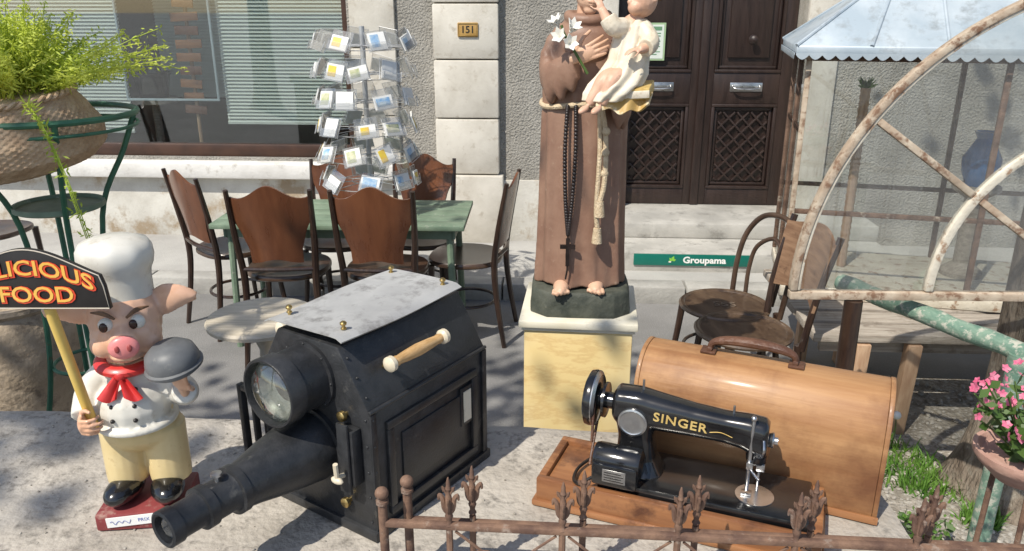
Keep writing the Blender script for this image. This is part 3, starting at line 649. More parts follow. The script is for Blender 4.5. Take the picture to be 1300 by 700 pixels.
hand(m,(.037,-.165,.882),(-.4,.2,.8),(-.3,.8,.1),.3,.3,1); hand(m,(.143,-.213,.786),(-.8,-.3,0),(0,.2,-.8),.3,.5,1)
for sx in(0,1):
    m.tube(crv([(.11+sx*.02,-.15,.715),(.055+sx*.02,-.2-sx*.01,.71),(.025+sx*.03,-.215-sx*.01,.675),(.005+sx*.035,-.22-sx*.012,.645)],5),[.028,.026,.019,.013],12)
    c=V((.002+sx*.035,-.228-sx*.012,.637)); m.ell(c+V((-.012,-.012,-.004)),(.012,.022,.009),(R(20),0,R(-40)))
ch=m.organic('child_figure',K['cskin'],t,.003,3)
m=MB()
rings=[]
for f,(c,rx,ry) in enumerate((((.135,-.132,.862),.026,.024),((.128,-.132,.845),.05,.042),((.122,-.135,.8),.052,.05),((.115,-.14,.755),.056,.055),((.1,-.155,.72),.068,.064),((.08,-.172,.695),.074,.066),((.06,-.19,.672),.068,.056),((.045,-.2,.652),.056,.044))):
    rings.append([(c[0]+rx*math.cos(a)*(1+.12*math.sin(9*a+f*.5)),c[1]+ry*math.sin(a)*(1+.12*math.sin(8*a+f*.5)),c[2]) for a in[2*PI*j/64 for j in range(64)]])
m.loft(rings)
m.tube(crv([(.1,-.148,.84),(.068,-.175,.842),(.05,-.175,.865)],4),[.026,.026,.024],12); m.tube(crv([(.15,-.15,.84),(.172,-.18,.805),(.158,-.205,.79)],4),[.026,.027,.025],12)
m.organic('tunic',K['cream'],ch,.003,1)
m=MB()
for k in range(40):
    a=random.random()*2*PI; b=random.uniform(-.1,1.4); q=CH+V((.012+.042*math.cos(a)*math.cos(b),.01+.045*math.sin(a)*math.cos(b),.006+.046*math.sin(b)))
    if q.y>-.16 and q.x>.125: m.ell(q,(.013,.013,.012),None,8,6)
m.organic('hair',K['hairb'],ch,.004,2)
def dr(a,b):
    x=.035+.15*a; return (x-.012*b,-.217-.008*math.sin(a*14)-.02*b+.02*a,.67-.038*b*(.7+.5*math.sin(a*3.0))-.006*math.sin(a*17))
MB().shell(dr,24,6,.006).build('gold_drape',K['agold'],t)
# ------------------------------------------------------------------ wall / slab
WY=R(-3.8)
t=thing('garden_wall','low stone wall with rough sunlit coping carrying the pig, projector and sewing machine','wall',(0,0,0),0)
SM=Matrix.Translation((0,1.375,0))@Matrix.Rotation(WY,4,'Z')
m=MB(SM); nx,ny=110,16
X0,X1=-3.2,.66
def top(i,j):
    x=X0+(X1-X0)*i/nx; y=-.44+.47*j/ny
    return (x+(.02*noise.noise(V((3.1,y*9,0))) if i in(0,nx) else 0),y+(.012*noise.noise(V((x*5,1.7,0))) if j in(0,ny) else 0),.9-.0005+ (.0012*noise.noise(V((x*14,y*14,0)))-.0012)-(.008 if (i in(0,nx) or j in(0,ny)) else 0))
vs=[top(i,j) for j in range(ny+1) for i in range(nx+1)]; n=nx+1
fs=[(j*n+i,j*n+i+1,(j+1)*n+i+1,(j+1)*n+i) for j in range(ny) for i in range(nx)]
per=[i for i in range(n)]+[j*n+nx for j in range(1,ny+1)]+[ny*n+i for i in range(nx-1,-1,-1)]+[j*n for j in range(ny-1,0,-1)]
o_=len(vs); vs+=[(vs[k][0],vs[k][1],.8) for k in per]; L=len(per)
fs+=[(per[k],o_+k,o_+(k+1)%L,per[(k+1)%L]) for k in range(L)]
m.geo(vs,fs); m.build('coping',K['slab'],t,smooth=60)
m=MB(SM); m.box(X0+.04,X1-.04,-.4,-.0,0,.83); m.build('masonry',K['rough'],t,smooth=0)
m=MB(SM)
for i in range(300):
    q=random.uniform(.001,.0035); x=random.uniform(-1.3,.6); y=random.uniform(-.42,.01)
    m.ell((x,y,.8985+q*.3),(q,q*.8,q*.6),(0,0,random.random()*3),6,4)
stc(m.build('grit',K['pebble']),'stuff')
# ------------------------------------------------------------------ pig chef
t=thing('pig_chef_statuette','painted pig chef statuette in white hat and red neckerchief on dark red base','statuette',(-.603,1.135,.9),R(6))
m=MB(); m.box(-.07,.062,-.068,.048,0,.03); m.build('base',K['dred'],t,bevel=.004)
TL=Matrix.Translation((-.012,-.0695,.019))@Matrix.Rotation(R(-4),4,'Y')
m=MB(TL); m.box(-.04,.04,-.001,.001,-.0085,.0085); o=m.build('tape_label',K['paper'],t)
m=MB(TL); m.tube(crv([(-.034+.0036*k,-.0016,.003*math.sin(k*2.2)+.001*math.cos(k*5)) for k in range(10)],4),.0004,4); m.build('scrawl',K['blue'],t)
text('lettering','PRIX',.0088,TL@Matrix.Translation((.018,-.0013,0))@FACE,K['blue'],t,-.0001,.0002)
for sx in(-1,1):
    m=MB(); m.ell((sx*.034,-.025,.05),(.027,.044,.021),(0,0,sx*R(14))); m.ell((sx*.032,-.002,.058),(.024,.026,.018)); m.organic('shoe',K['blackg'],t,.003,4)
m=MB()
for sx in(-1,1): m.tube([(sx*.034,0,.055),(sx*.034,0,.068),(sx*.033,0,.11),(sx*.03,0,.155)],[.032,.033,.034,.037],18)
m.ell((0,0,.155),(.062,.052,.042)); m.organic('trousers',K['trous'],t,.003,2)
m=MB(); m.ell((0,-.012,.2),(.056,.054,.05)); m.ell((0,0,.245),(.046,.04,.034))
m.tube(crv([(-.038,0,.252),(-.066,-.005,.22),(-.066,-.045,.195)],4),[.022,.023,.019],12); m.tube(crv([(.038,0,.252),(.073,-.005,.215),(.088,-.04,.228)],4),[.022,.024,.019],12)
m.tube([(.057*math.cos(a),.056*math.sin(a)-.01,.172) for a in[2*PI*j/24 for j in range(24)]],.006,8,loop=True)
jk=m.organic('jacket',K['white'],t,.003,4)
for sx in(-1,1):
    for k in range(3):
        z=.238-.022*k; m=MB(); m.ell((sx*.017,(-.044,-.058,-.063)[k],z),(.0036,.004,.0036),None,8,6); m.build('button',K['signbl'],jk)
m=MB(); hand(m,(-.066,-.045,.195),(.2,-.9,-.1),(.9,.2,0),.38,1.5,1); m.organic('hand',K['pig'],t,.0021,2)
m=MB(); hand(m,(.088,-.042,.234),(.0,-.5,.75),(-.2,-.75,-.3),.38,-.35,1); m.organic('hand',K['pig'],t,.0021,2)
HP=Matrix.Translation((.004,-.004,.346))@Matrix.Rotation(R(15),4,'Z')@Matrix.Diagonal((1.12,1.14,1.2,1))@Matrix.Translation((0,.004,-.325))
m=MB(HP); m.ell((0,-.005,.322),(.048,.046,.05)); m.ell((0,-.018,.305),(.046,.04,.034)); m.ell((-.026,-.03,.298),(.02,.02,.018)); m.ell((.026,-.03,.298),(.02,.02,.018))
m.tube([(0,0,.235),(0,-.005,.3)],[.03,.036],14); m.tube([(0,-.04,.308),(0,-.062,.304)],[.022,.018],14); m.ell((0,-.042,.284),(.022,.015,.008))
for sx in(-1,1):
    def ef(a,b,sx=sx):
        ww=.024*math.sin(PI*(.12+.86*b))**.7*(1-.55*b); return (sx*(.034+.06*b),-.006-.012*math.sin(b*2.2)+.006*(a*2-1)**2,.335+.024*b-.016*b*b*b+(a*2-1)*ww)
    m.shell(ef,8,12,.009)
hd=m.organic('head',K['pig'],t,.0027,3)
m=MB(HP); m.ell((0,-.067,.304),(.02,.008,.0155)); s_=m.organic('snout',K['snout'],hd,.0022,3)
nm_=nmat('nostril',(.3,.05,.05),(.35,.07,.06),9,.5); pm_=nmat('pupil brown',(.03,.012,.008),(.05,.02,.012),9,.2)
for sx in(-1,1):
    m=MB(HP); m.ell((sx*.0075,-.0745,.305),(.0032,.002,.0048),None,8,6); m.build('nostril',nm_,hd)
    m=MB(HP); m.ell((sx*.0195,-.0465,.329),(.0095,.006,.0095),(0,R(-14*sx),0),12,8); m.build('eye',K['white'],hd)
    m=MB(HP); m.ell((sx*.018-.004,-.0515,.3275),(.0055,.0028,.0065),None,10,6); m.build('pupil',pm_,hd)
    m=MB(HP); m.tube(crv([(sx*.007,-.0515,.337),(sx*.02,-.0505,.3455),(sx*.035,-.0425,.346)],4),[.0016,.0032,.001],6); m.build('eyebrow',K['hairb'],hd)
m=MB(HP); m.tube(crv([(-.02,-.058,.283),(0,-.06,.279),(.02,-.058,.284)],5),.0014,5); m.build('mouth',K['hairb'],hd)
m=MB(Matrix.Translation((.003,.002,0))); rings=[]
for r,z,k in((.046,.378,0),(.0455,.384,0),(.046,.408,.004),(.0475,.418,.006),(.052,.428,.008),(.0545,.44,.01),(.0535,.452,.012),(.047,.463,.014),(.028,.47,.012),(.001,.472,0)):
    rings.append([(r*math.cos(a)*(1+k*math.cos(9*a)),r*math.sin(a)*(1+k*math.cos(9*a)),z) for a in[2*PI*j/88 for j in range(88)]])
m.loft(rings); m.build('chef_hat',K['white'],t,smooth=50)
m=MB(); m.tube([(.04*math.cos(a),.038*math.sin(a)-.006,.274-.006*max(0,-math.sin(a))) for a in[2*PI*j/28 for j in range(28)]],.0095,10,loop=True,flat=1.2); m.ell((0,-.049,.264),(.01,.008,.009))
for sx in(-1,1):
    def tf(a,b,sx=sx): return (sx*(.004+.016*b)+(a*2-1)*(.004+.009*b),-.052-.012*b-.003*math.sin(a*6),.26-.03*b+.004*math.cos(a*5))
    m.shell(tf,6,6,.003)
m.build('neckerchief',K['red'],t)
m=MB(Matrix.Translation((.088,-.062,.276))@Euler((R(8),R(-8),0)).to_matrix().to_4x4()); m.lathe([(.001,0),(.034,0),(.042,.006),(.043,.011),(.039,.013),(.04,.02),(.036,.034),(.024,.044),(.001,.047)],28); m.build('covered_dish',K['greyp'],t,smooth=35)
bc=aty(36,355,1.03); t=thing('food_sign','black arched sign with amber and red lettering on yellow pole, held by the pig','sign',bc,0)
pts=[]; hw,hh=.107,.044
for i in range(25):
    f=i/24*2-1; pts.append((f*hw*.93,.036-.022*f*f+.008*math.cos(f*PI)))
poly=[(-hw,-hh)]+[(-hw*.97,-.01)]+pts+[(hw*.97,-.01),(hw,-hh)]
MB().prism(poly,0,.008).build('board',K['signbl'],t,bevel=.0012)
m=MB(); m.tube([(x*.985,-.0002,z*.975) for x,z in poly],.0009,6,loop=True); m.build('border',K['signb'],t)
fn=lambda c:V((c.x,c.y-5.2*(c.x**2)*.55+.0,c.z))
for nm,mt,dz,bd in(('letter_shadow','signr',-.0013,.0019),('lettering','signy',-.0022,.0003)):
    text(nm,'DELICIOUS',.0305,Matrix.Translation((.0012*(bd>.001),dz,.016-.001*(bd>.001)))@FACE,K[mt],t,bd,.0004,fn,1.2)
    text(nm,'FOOD',.032,Matrix.Translation((.008+.0012*(bd>.001),dz,-.023-.001*(bd>.001)))@FACE,K[mt],t,bd,.0004,None,1.15)
pb=aty(121,545,1.085); ptp=aty(62,390,1.042)
MB().tube([pb-bc,ptp-bc],.0075,12).build('pole',K['yel'],t)
# ------------------------------------------------------------------ lantern projector
ang=math.atan2(-.83,-.56)
t=thing('slide_projector','antique black metal lantern slide projector with two lens tubes on the wall','projector',(-.233,1.231,.9),ang)
Lh,Wh=.147,.123
cs=[(-Wh,.006),(Wh,.006),(Wh,.224),(.066,.318),(-.066,.318),(-Wh,.224)]
MB().prism(cs,-Lh,Lh,'x').build('body',K['black'],t,bevel=.003)
m=MB(); m.box(-Lh-.006,Lh+.006,-Wh-.006,Wh+.006,0,.016)
for sy in(-1,1):
    m.tube([(-Lh,sy*(Wh+.001),.224),(Lh,sy*(Wh+.001),.224)],.0035,8)
    for x in(-Lh+.006,Lh-.006): m.cbox((x,sy*(Wh+.0015),.118),(.012,.004,.204))
for x in [-.12+.06*k for k in range(5)]:
    for sy in(-1,1): m.ell((x,sy*(Wh+.006),.009),(.0026,.0016,.0026),None,8,5)
for sy in(-1,1):
    for z in [.03+.045*k for k in range(5)]: m.ell((Lh-.006,sy*(Wh+.0035),z),(.0024,.0015,.0024),None,8,5); m.ell((Lh+.001,sy*(Wh-.007),z),(.0015,.0024,.0024),None,8,5)
    for k in range(3):
        f=.2+.3*k; m.ell((Lh-.008,sy*(Wh-.057*f+.001),.224+.094*f+.001),.0024,None,8,5)
m.build('edge_trim',K['black'],t,bevel=.001)
m=MB(); x0,x1,z0,z1=-.115,.115,.03,.196
for a,b,c,d in((x0,x1,z0,z0+.014),(x0,x1,z1-.014,z1),(x0,x0+.014,z0+.014,z1-.014),(x1-.014,x1,z0+.014,z1-.014)): m.box(a,b,Wh,Wh+.007,c,d)
m.box(x0+.035,x1-.035,Wh-.001,Wh+.0035,z0+.035,z1-.035)
sd=m.build('side_door',K['black'],t,bevel=.0015)
m=MB(); m.box(-.102,-.07,Wh+.0005,Wh+.005,.1,.173); m.build('label_frame',K['black'],sd,bevel=.001)
m=MB(); m.box(-.096,-.076,Wh+.0052,Wh+.0066,.107,.165); m.build('paper_label',K['pedc'],sd)
pl=MB()
def pf(a,b):
    x=-.134+.288*a; y=-.086+.17*b; e=max(abs(b*2-1)-.8,0)/.2
    return (x,y,.336+.006*math.sin(a*5+b*2)*.4-.006*e*e)
pl.shell(pf,24,16,.0025); pl.build('top_plate',K['plate'],t)
for x,y in((.125,.06),(.125,-.06),(-.112,.06),(-.112,-.06)):
    MB().lathe([(.0025,.318),(.0025,.338),(.0045,.3385),(.0045,.3402),(.0028,.3415),(.0028,.344),(.005,.3455),(.0055,.3485),(.003,.351),(.001,.3515)],12,Matrix.Translation((x,y,0))).build('thumb_nut',K['brass'],t)
for sy in(1,-1):
    nv=V((0,sy*.855,.518)); c=V((.03,sy*.095,.268))+nv*.032
    h=MB(); prof=[(.007,-.056),(.0085,-.05),(.0075,-.046),(.009,-.03),(.0105,0),(.009,.03),(.0075,.046),(.0085,.05),(.007,.056)]
    h.lathe(prof,18,Matrix.Translation(c)@Matrix.Rotation(PI/2,4,'Y')); hb=h.build('handle',K['turned'],t)
    for x in(-1,1):
        MB().lathe([(.001,0),(.009,.0),(.0125,.004),(.0125,.011),(.008,.015),(.001,.016)],16,Matrix.Translation(c+V((x*.0562,0,0)))@Matrix.Rotation(x*PI/2,4,'Y')).build('end_knob',K['bone'],hb)
        m=MB(); b_=V((.03+x*.05,sy*.095,.268)); m.tube([b_-nv*.003,b_+nv*.034],.0045,8); m.build('handle_bracket',K['brass'],hb)
AX=Matrix.Rotation(PI/2,4,'Y')
def axm(y,z): return Matrix.Translation((Lh,y,z))@AX
m=MB(); m.lathe([(.057,-.003),(.057,.006),(.051,.007),(.051,.052),(.055,.053),(.055,.08),(.0535,.082),(.0505,.082),(.0495,.076),(.0495,.04),(.001,.04)],44,axm(.0,.256)); ul=m.build('upper_lens',K['black'],t)
MB().lathe([(.0494,.07),(.045,.0765),(.036,.0825),(.022,.0875),(.008,.0898),(.001,.0902)],44,axm(.0,.256)).build('lens_glass',K['lglass'],ul)
m=MB(); m.lathe([(.0493,.064),(.047,.063),(.041,.053),(.026,.048),(.0255,.0475)],40,axm(.0,.256),caps=False); m.build('lens_glint_ring',K['lens'],ul)  # pale ring added behind the glass to imitate its bright reflection
m=MB()
for k in range(8): a=2*PI*k/8; m.ell((Lh+.007,.054*math.cos(a),.256+.054*math.sin(a)),(.0016,.002,.002),None,8,5)
m.build('rivets',K['black'],ul)
m=MB(); m.lathe([(.064,-.002),(.064,.008),(.058,.009),(.058,.02),(.056,.03),(.053,.05),(.046,.09),(.037,.13),(.034,.15),(.037,.151),(.037,.163),(.031,.164),(.028,.172),(.028,.2),(.0315,.201),(.0315,.215),(.026,.216),(.0245,.222),(.0245,.252),(.027,.253),(.027,.27),(.0235,.272),(.02,.27),(.019,.255),(.001,.255)],44,axm(0,.135)); ll=m.build('projection_lens',K['black'],t)
MB().lathe([(.0192,.261),(.015,.265),(.008,.268),(.001,.269)],24,axm(0,.135)).build('lens_glass',K['lglass'],ll)
m=MB(Matrix.Translation((Lh+.182,0,.135+.028))); m.lathe([(.003,0),(.003,.008),(.008,.009),(.008,.013),(.001,.014)],12); m.build('focus_screw',K['steel'],ll)
m=MB(); x=Lh+.012
m.box(x-.006,x+.006,-.165,-.155,.07,.2); m.box(x-.006,x+.006,-.155,-.1,.07,.08); m.box(x-.006,x+.006,-.155,-.1,.19,.2); m.box(x-.006,x+.006,-.132,-.126,.08,.19)
m.build('slide_stage',K['black'],t,bevel=.0015)
m=MB(); m.box(Lh+.001,Lh+.02,.074,.105,.1,.195); m.box(Lh+.0205,Lh+.026,.078,.1,.088,.207); m.build('latch_plate',K['black'],t,bevel=.0015)
m=MB(); m.tube([(Lh+.026,.088,.12),(Lh+.042,.09,.125),(Lh+.045,.092,.15)],.004,8); m.ell((Lh+.042,.09,.12),(.006,.012,.006),None,10,6); m.build('latch_knob',K['bone'],t)
for y,z in((.076,.21),(.07,.055),(-.07,.2)):
    MB().lathe([(.004,0),(.004,.006),(.0085,.007),(.0085,.013),(.006,.015),(.001,.015)],14,axm(y,z)).build('thumb_screw',K['brass'],t)
# ------------------------------------------------------------------ round stand behind
c=atz(332,401,.72); t=thing('round_stand','small round bleached wooden stand top behind the black projector','stand',(c.x,c.y,0))
MB().lathe([(.001,.695),(.165,.695),(.178,.7),(.18,.712),(.174,.72),(.001,.72)],48).build('tabletop',K['tabw'],t)
MB().lathe([(.03,.08),(.035,.2),(.02,.3),(.028,.45),(.018,.6),(.05,.69),(.001,.6945)],20).build('column',K['tabw'],t)
for k in range(3):
    a=2*PI*k/3; MB().tube(crv([(.0,.0,.16),(.1*math.cos(a),.1*math.sin(a),.12),(.2*math.cos(a),.2*math.sin(a),.015)],5),[.022,.02,.015],8).build('foot',K['tabw'],t)
# ------------------------------------------------------------------ sewing machine
SR=R(-21.5); SO=V((.04,1.135,.9))
t=thing('sewing_machine','antique black hand sewing machine with gold lettering on its wooden base','sewing machine',SO,SR)
BL,BW=.45,.148
m=MB(); m.box(0,BL,0,.014,0,.052);m.box(0,BL,BW-.014,BW,0,.052);m.box(0,.014,.014,BW-.014,0,.052);m.box(BL-.014,BL,.014,BW-.014,0,.052)
m.box(-.006,BL+.006,-.006,BW+.0,.0005,.012); m.box(.0145,BL-.0145,.0145,BW-.0145,.012,.044)
m.build('wooden_base',K['bwood'],t,bevel=.003)
m=MB(); m.box(.1,.43,.018,BW-.006,.0445,.062); m.build('bed',K['blackg'],t,bevel=.004)
m=MB(); yc_=.085; rings=[]
def sect(cx,cy,cz,a,b,ax,pw=.7,n=28):
    o=[]
    for j in range(n):
        q=2*PI*j/n; ca=math.copysign(abs(math.cos(q))**pw,math.cos(q))*a; sa=math.copysign(abs(math.sin(q))**pw,math.sin(q))*b
        o.append((cx+ca,cy+sa,cz) if ax=='z' else (cx,cy+ca,cz+sa))
    return o
for z,a,b,x in((.06,.048,.044,.152),(.068,.042,.038,.152),(.087,.033,.03,.15),(.122,.03,.028,.148),(.155,.034,.03,.146),(.18,.037,.028,.144),(.198,.033,.024,.144)): rings.append(sect(x,yc_,z,a,b,'z'))
m.loft(rings); rings=[]
for x,b,zc,a in((.108,.022,.174,.022),(.114,.03,.174,.028),(.15,.034,.172,.029),(.19,.03,.17,.027),(.24,.0265,.167,.024),(.29,.025,.165,.023),(.318,.028,.163,.024),(.33,.031,.16,.025),(.35,.032,.157,.025),(.356,.026,.157,.02)): rings.append(sect(x,yc_,zc,a,b,'x'))
m.loft(rings); m.tube([(.341,yc_,.152),(.341,yc_,.112)],[.021,.016],16)
m.organic('arm',K['blackg'],t,.0028,4)
ZW=.174
hm=Matrix.Translation((.108,yc_,ZW))@Matrix.Rotation(-PI/2,4,'Y')
m=MB(hm)
m.lathe([(.014,-.004),(.014,.012),(.03,.013),(.03,.017),(.018,.018),(.018,.024),(.04,.026),(.046,.03),(.0475,.036),(.046,.043),(.04,.046),(.033,.042),(.014,.04),(.014,.05),(.011,.053),(.001,.053)],40); hw=m.build('handwheel',K['blackg'],t,smooth=35)
MB(hm).lathe([(.0405,.0255),(.0468,.0295),(.0472,.0312),(.0462,.0312)],40,caps=False).build('chrome_rim',K['steel'],hw)
text('lettering','SINGER',.0215,Matrix.Translation((.221,yc_-.0278,.1705))@Matrix.Rotation(R(3.5),4,'Y')@FACE,K['gold'],t,.0003,.0006,None,1.1,1.12)
m=MB(); m.tube(crv([(.268,yc_-.0262,.163),(.285,yc_-.0262,.166),(.303,yc_-.0262,.161)],5),.0007,5); m.build('gold_decal',K['gold'],t)
MB(Matrix.Translation((.146,yc_-.032,.158))@FACE).lathe([(.024,-.004),(.024,.001),(.021,.002),(.019,.0008),(.012,.0016),(.006,.0008),(.001,.002)],28).build('cover_disc',K['steel'],t)
m=MB(); m.lathe([(.001,.112),(.006,.112),(.006,.17),(.001,.172)],10,Matrix.Translation((.347,yc_-.006,0))); m.tube([(.347,yc_-.006,.06),(.347,yc_-.006,.115)],.0024,8); m.cbox((.349,yc_-.006,.108),(.013,.012,.012)); m.build('needle_bar',K['steel'],t,bevel=.0008)
m=MB(); m.tube([(.332,yc_-.022,.196),(.332,yc_-.022,.07)],.0032,10); m.box(.324,.34,yc_-.028,yc_-.014,.064,.067); m.cbox((.333,yc_-.023,.118),(.01,.012,.012)); m.tube([(.332,yc_-.024,.112),(.35,yc_-.044,.106)],.0025,8); m.ell((.332,yc_-.022,.198),.005,None,10,8); m.build('presser_bar',K['steel'],t,bevel=.0008)
m=MB(); m.lathe([(.01,-.002),(.013,.004),(.012,.006),(.006,.007),(.006,.012),(.001,.012)],18,Matrix.Translation((.358,yc_,.155))@AX); m.build('tension_dial',K['steel'],t)
m=MB(); m.tube(crv([(.35,yc_-.026,.165),(.352,yc_-.038,.155),(.35,yc_-.032,.14)],4),.0018,6); m.build('thread_guide',K['steel'],t)
MB().lathe([(.001,.0622),(.03,.0622),(.03,.0636),(.001,.0638)],28,Matrix.Translation((.345,yc_-.02,0))).build('needle_plate',K['steel'],t)
for x,zt in((.155,.222),(.3,.203)): MB().tube([(x,yc_,.18),(x,yc_,zt)],.002,8).build('spool_pin',K['steel'],t)
m=MB(Matrix.Translation((.13,.036,.094))@AX); m.lathe([(.001,-.042),(.016,-.042),(.024,-.038),(.026,-.032),(.026,.032),(.024,.038),(.016,.042),(.001,.042)],28); mo=m.build('motor',K['blackg'],t)
m=MB(); m.box(.092,.168,.004,.066,.06,.1); m.build('motor_housing',K['blackg'],mo,bevel=.006)
m=MB(); m.box(.112,.15,.0025,.0038,.071,.093); m.build('motor_label',K['steel'],mo)
m=MB()
for k in range(4): m.box(.115,.147-.004*(k%2),.0016,.0026,.0745+k*.0045,.0762+k*.0045)
m.build('label_print',K['signbl'],mo)
m=MB(); m.tube(crv([(.084,.036,.118),(.08,.06,.192),(.08,yc_,.19),(.08,.1,.165),(.08,.06,.1),(.082,.036,.075)],6),.0025,6); m.build('drive_belt',K['leather'],t)
m=MB(); m.tube(crv([(.1,.02,.07),(.075,.0,.06),(.06,.02,.054),(.06,.06,.054),(.085,.11,.056),(.12,.12,.066)],6),.003,6); m.build('power_cable',K['signbl'],t)
cvo=SO+Matrix.Rotation(SR,3,'Z')@V((.12,.172,0))
t=thing('sewing_machine_cover','curved varnished bentwood cover with top handle standing behind the sewing machine','cover',cvo,R(-24.5))
D,H,LC=.16,.218,.412; prof=[(0,0)]
for i in range(25):
    a=PI-PI*i/24; ca,sa=math.cos(a),math.sin(a)
    prof.append((D/2+D/2*math.copysign(abs(ca)**.8,ca),.105+(H-.105)*abs(sa)**.8))
prof.append((D,0))
MB().prism(prof,.006,LC-.006,'x').build('bentwood_shell',K['cwood'],t,bevel=.0015)
for x0,x1 in((-.002,.0058),(LC-.0058,LC+.002)):
    MB().prism([(.0+D*.004+(y-.0)*.992,z*1.006) for y,z in prof],x0,x1,'x').build('end_panel',K['cwood'],t,bevel=.0015)
for y0 in(-.005,D+.0003): MB().box(-.004,LC+.004,y0,y0+.0047,.001,.014).build('base_moulding',K['bwood'],t,bevel=.001)
cx=LC*.45
m=MB(); m.tube(crv([(cx-.072,D/2,H+.004),(cx-.068,D/2,H+.018),(cx-.045,D/2,H+.026),(cx,D/2,H+.029),(cx+.045,D/2,H+.026),(cx+.068,D/2,H+.018),(cx+.072,D/2,H+.004)],5),[.005,.006,.008,.009,.008,.006,.005],10,flat=1.3); hd=m.build('handle',K['leather'],t)
for s_ in(-1,1):
    m=MB(); m.box(cx+s_*.074-.013,cx+s_*.074+.013,D/2-.014,D/2+.014,H+.0005,H+.005); m.tube([(cx+s_*.072,D/2-.01,H+.008),(cx+s_*.072,D/2+.01,H+.008)],.005,8); m.build('handle_plate',K['leather'],hd,bevel=.001)
m=MB(); m.box(LC+.0022,LC+.006,D/2-.02,D/2+.02,.03,.06); m.build('lock_plate',K['brass'],t)
# ------------------------------------------------------------------ fence
def finial(mb,x,z):
    mb.lathe([(.0035,z),(.006,z+.004),(.0035,z+.009),(.0045,z+.014),(.006,z+.018),(.0045,z+.022),(.0052,z+.036),(.0045,z+.05),(.0025,z+.058),(.0045,z+.062),(.003,z+.067),(.003,z+.072),(.001,z+.08)],10,Matrix.Translation((x,0,0)))
    for s_ in(-1,1):
        mb.tube(crv([(x,0,z+.02),(x+s_*.006,0,z+.03),(x+s_*.008,0,z+.045),(x+s_*.0125,0,z+.052),(x+s_*.014,0,z+.044)],4),[.0022,.0036,.0038,.0028,.0014],7)
        mb.tube(crv([(x,0,z+.02),(x,s_*.005,z+.03),(x,s_*.007,z+.045),(x,s_*.011,z+.05),(x,s_*.011,z+.042)],3),[.0022,.003,.0032,.0026,.0014],6)
        mb.tube(crv([(x,0,z+.048),(x+s_*.0045,0,z+.058),(x+s_*.0075,0,z+.064),(x+s_*.007,0,z+.057)],3),[.0016,.0021,.0021,.001],6)
def fence(lab,o,dz):
    t=thing('iron_fence_panel',lab,'fence',o,R(-4.3),'rusty iron fence panels in front of the wall')
    zr=1.014
    for q,r_ in((zr+dz,.005),(.11,.008)): MB().box(-.005,1.75,-.005,.005,q-r_,q+r_).build('rail',K['rust'],t,bevel=.002)
    m=MB(); m.tube([(0,0,0),(0,0,zr+.04)],.0066,10); m.ell((0,0,zr+.048),(.0098,.0098,.0095),None,12,8); m.lathe([(.009,zr+.032),(.009,zr+.037)],10); m.build('end_post',K['rust'],t)
    for k in range(11):
        x=.093+.157*k
        MB().tube([(x,0,.05),(x,0,zr-.003)],.0048,8).build('bar',K['rust'],t)
        m=MB(); finial(m,x,zr-.002); m.build('finial',K['rust'],t)
        if k<10 and dz==0:
            for s_ in(-1,1):
                m=MB(); xc=x+.0785; pts=[]
                for i in range(22):
                    a=i/21*PI*2.1; r=.032*(1-i/26); pts.append((xc+s_*(.034-r*math.cos(a)),0,zr-.066+r*math.sin(a)))
                m.tube([(xc+s_*.07,0,zr-.009)]+pts,.0022,6); m.build('scroll',K['rust'],t)
f0=aty(486,651,.93)
fence('front one of two rusty iron fence panels with spear finials',(f0.x,.93,0),0)
fence('rear one of two rusty iron fence panels, just behind the front panel',(f0.x+.031,.958,0),-.016)
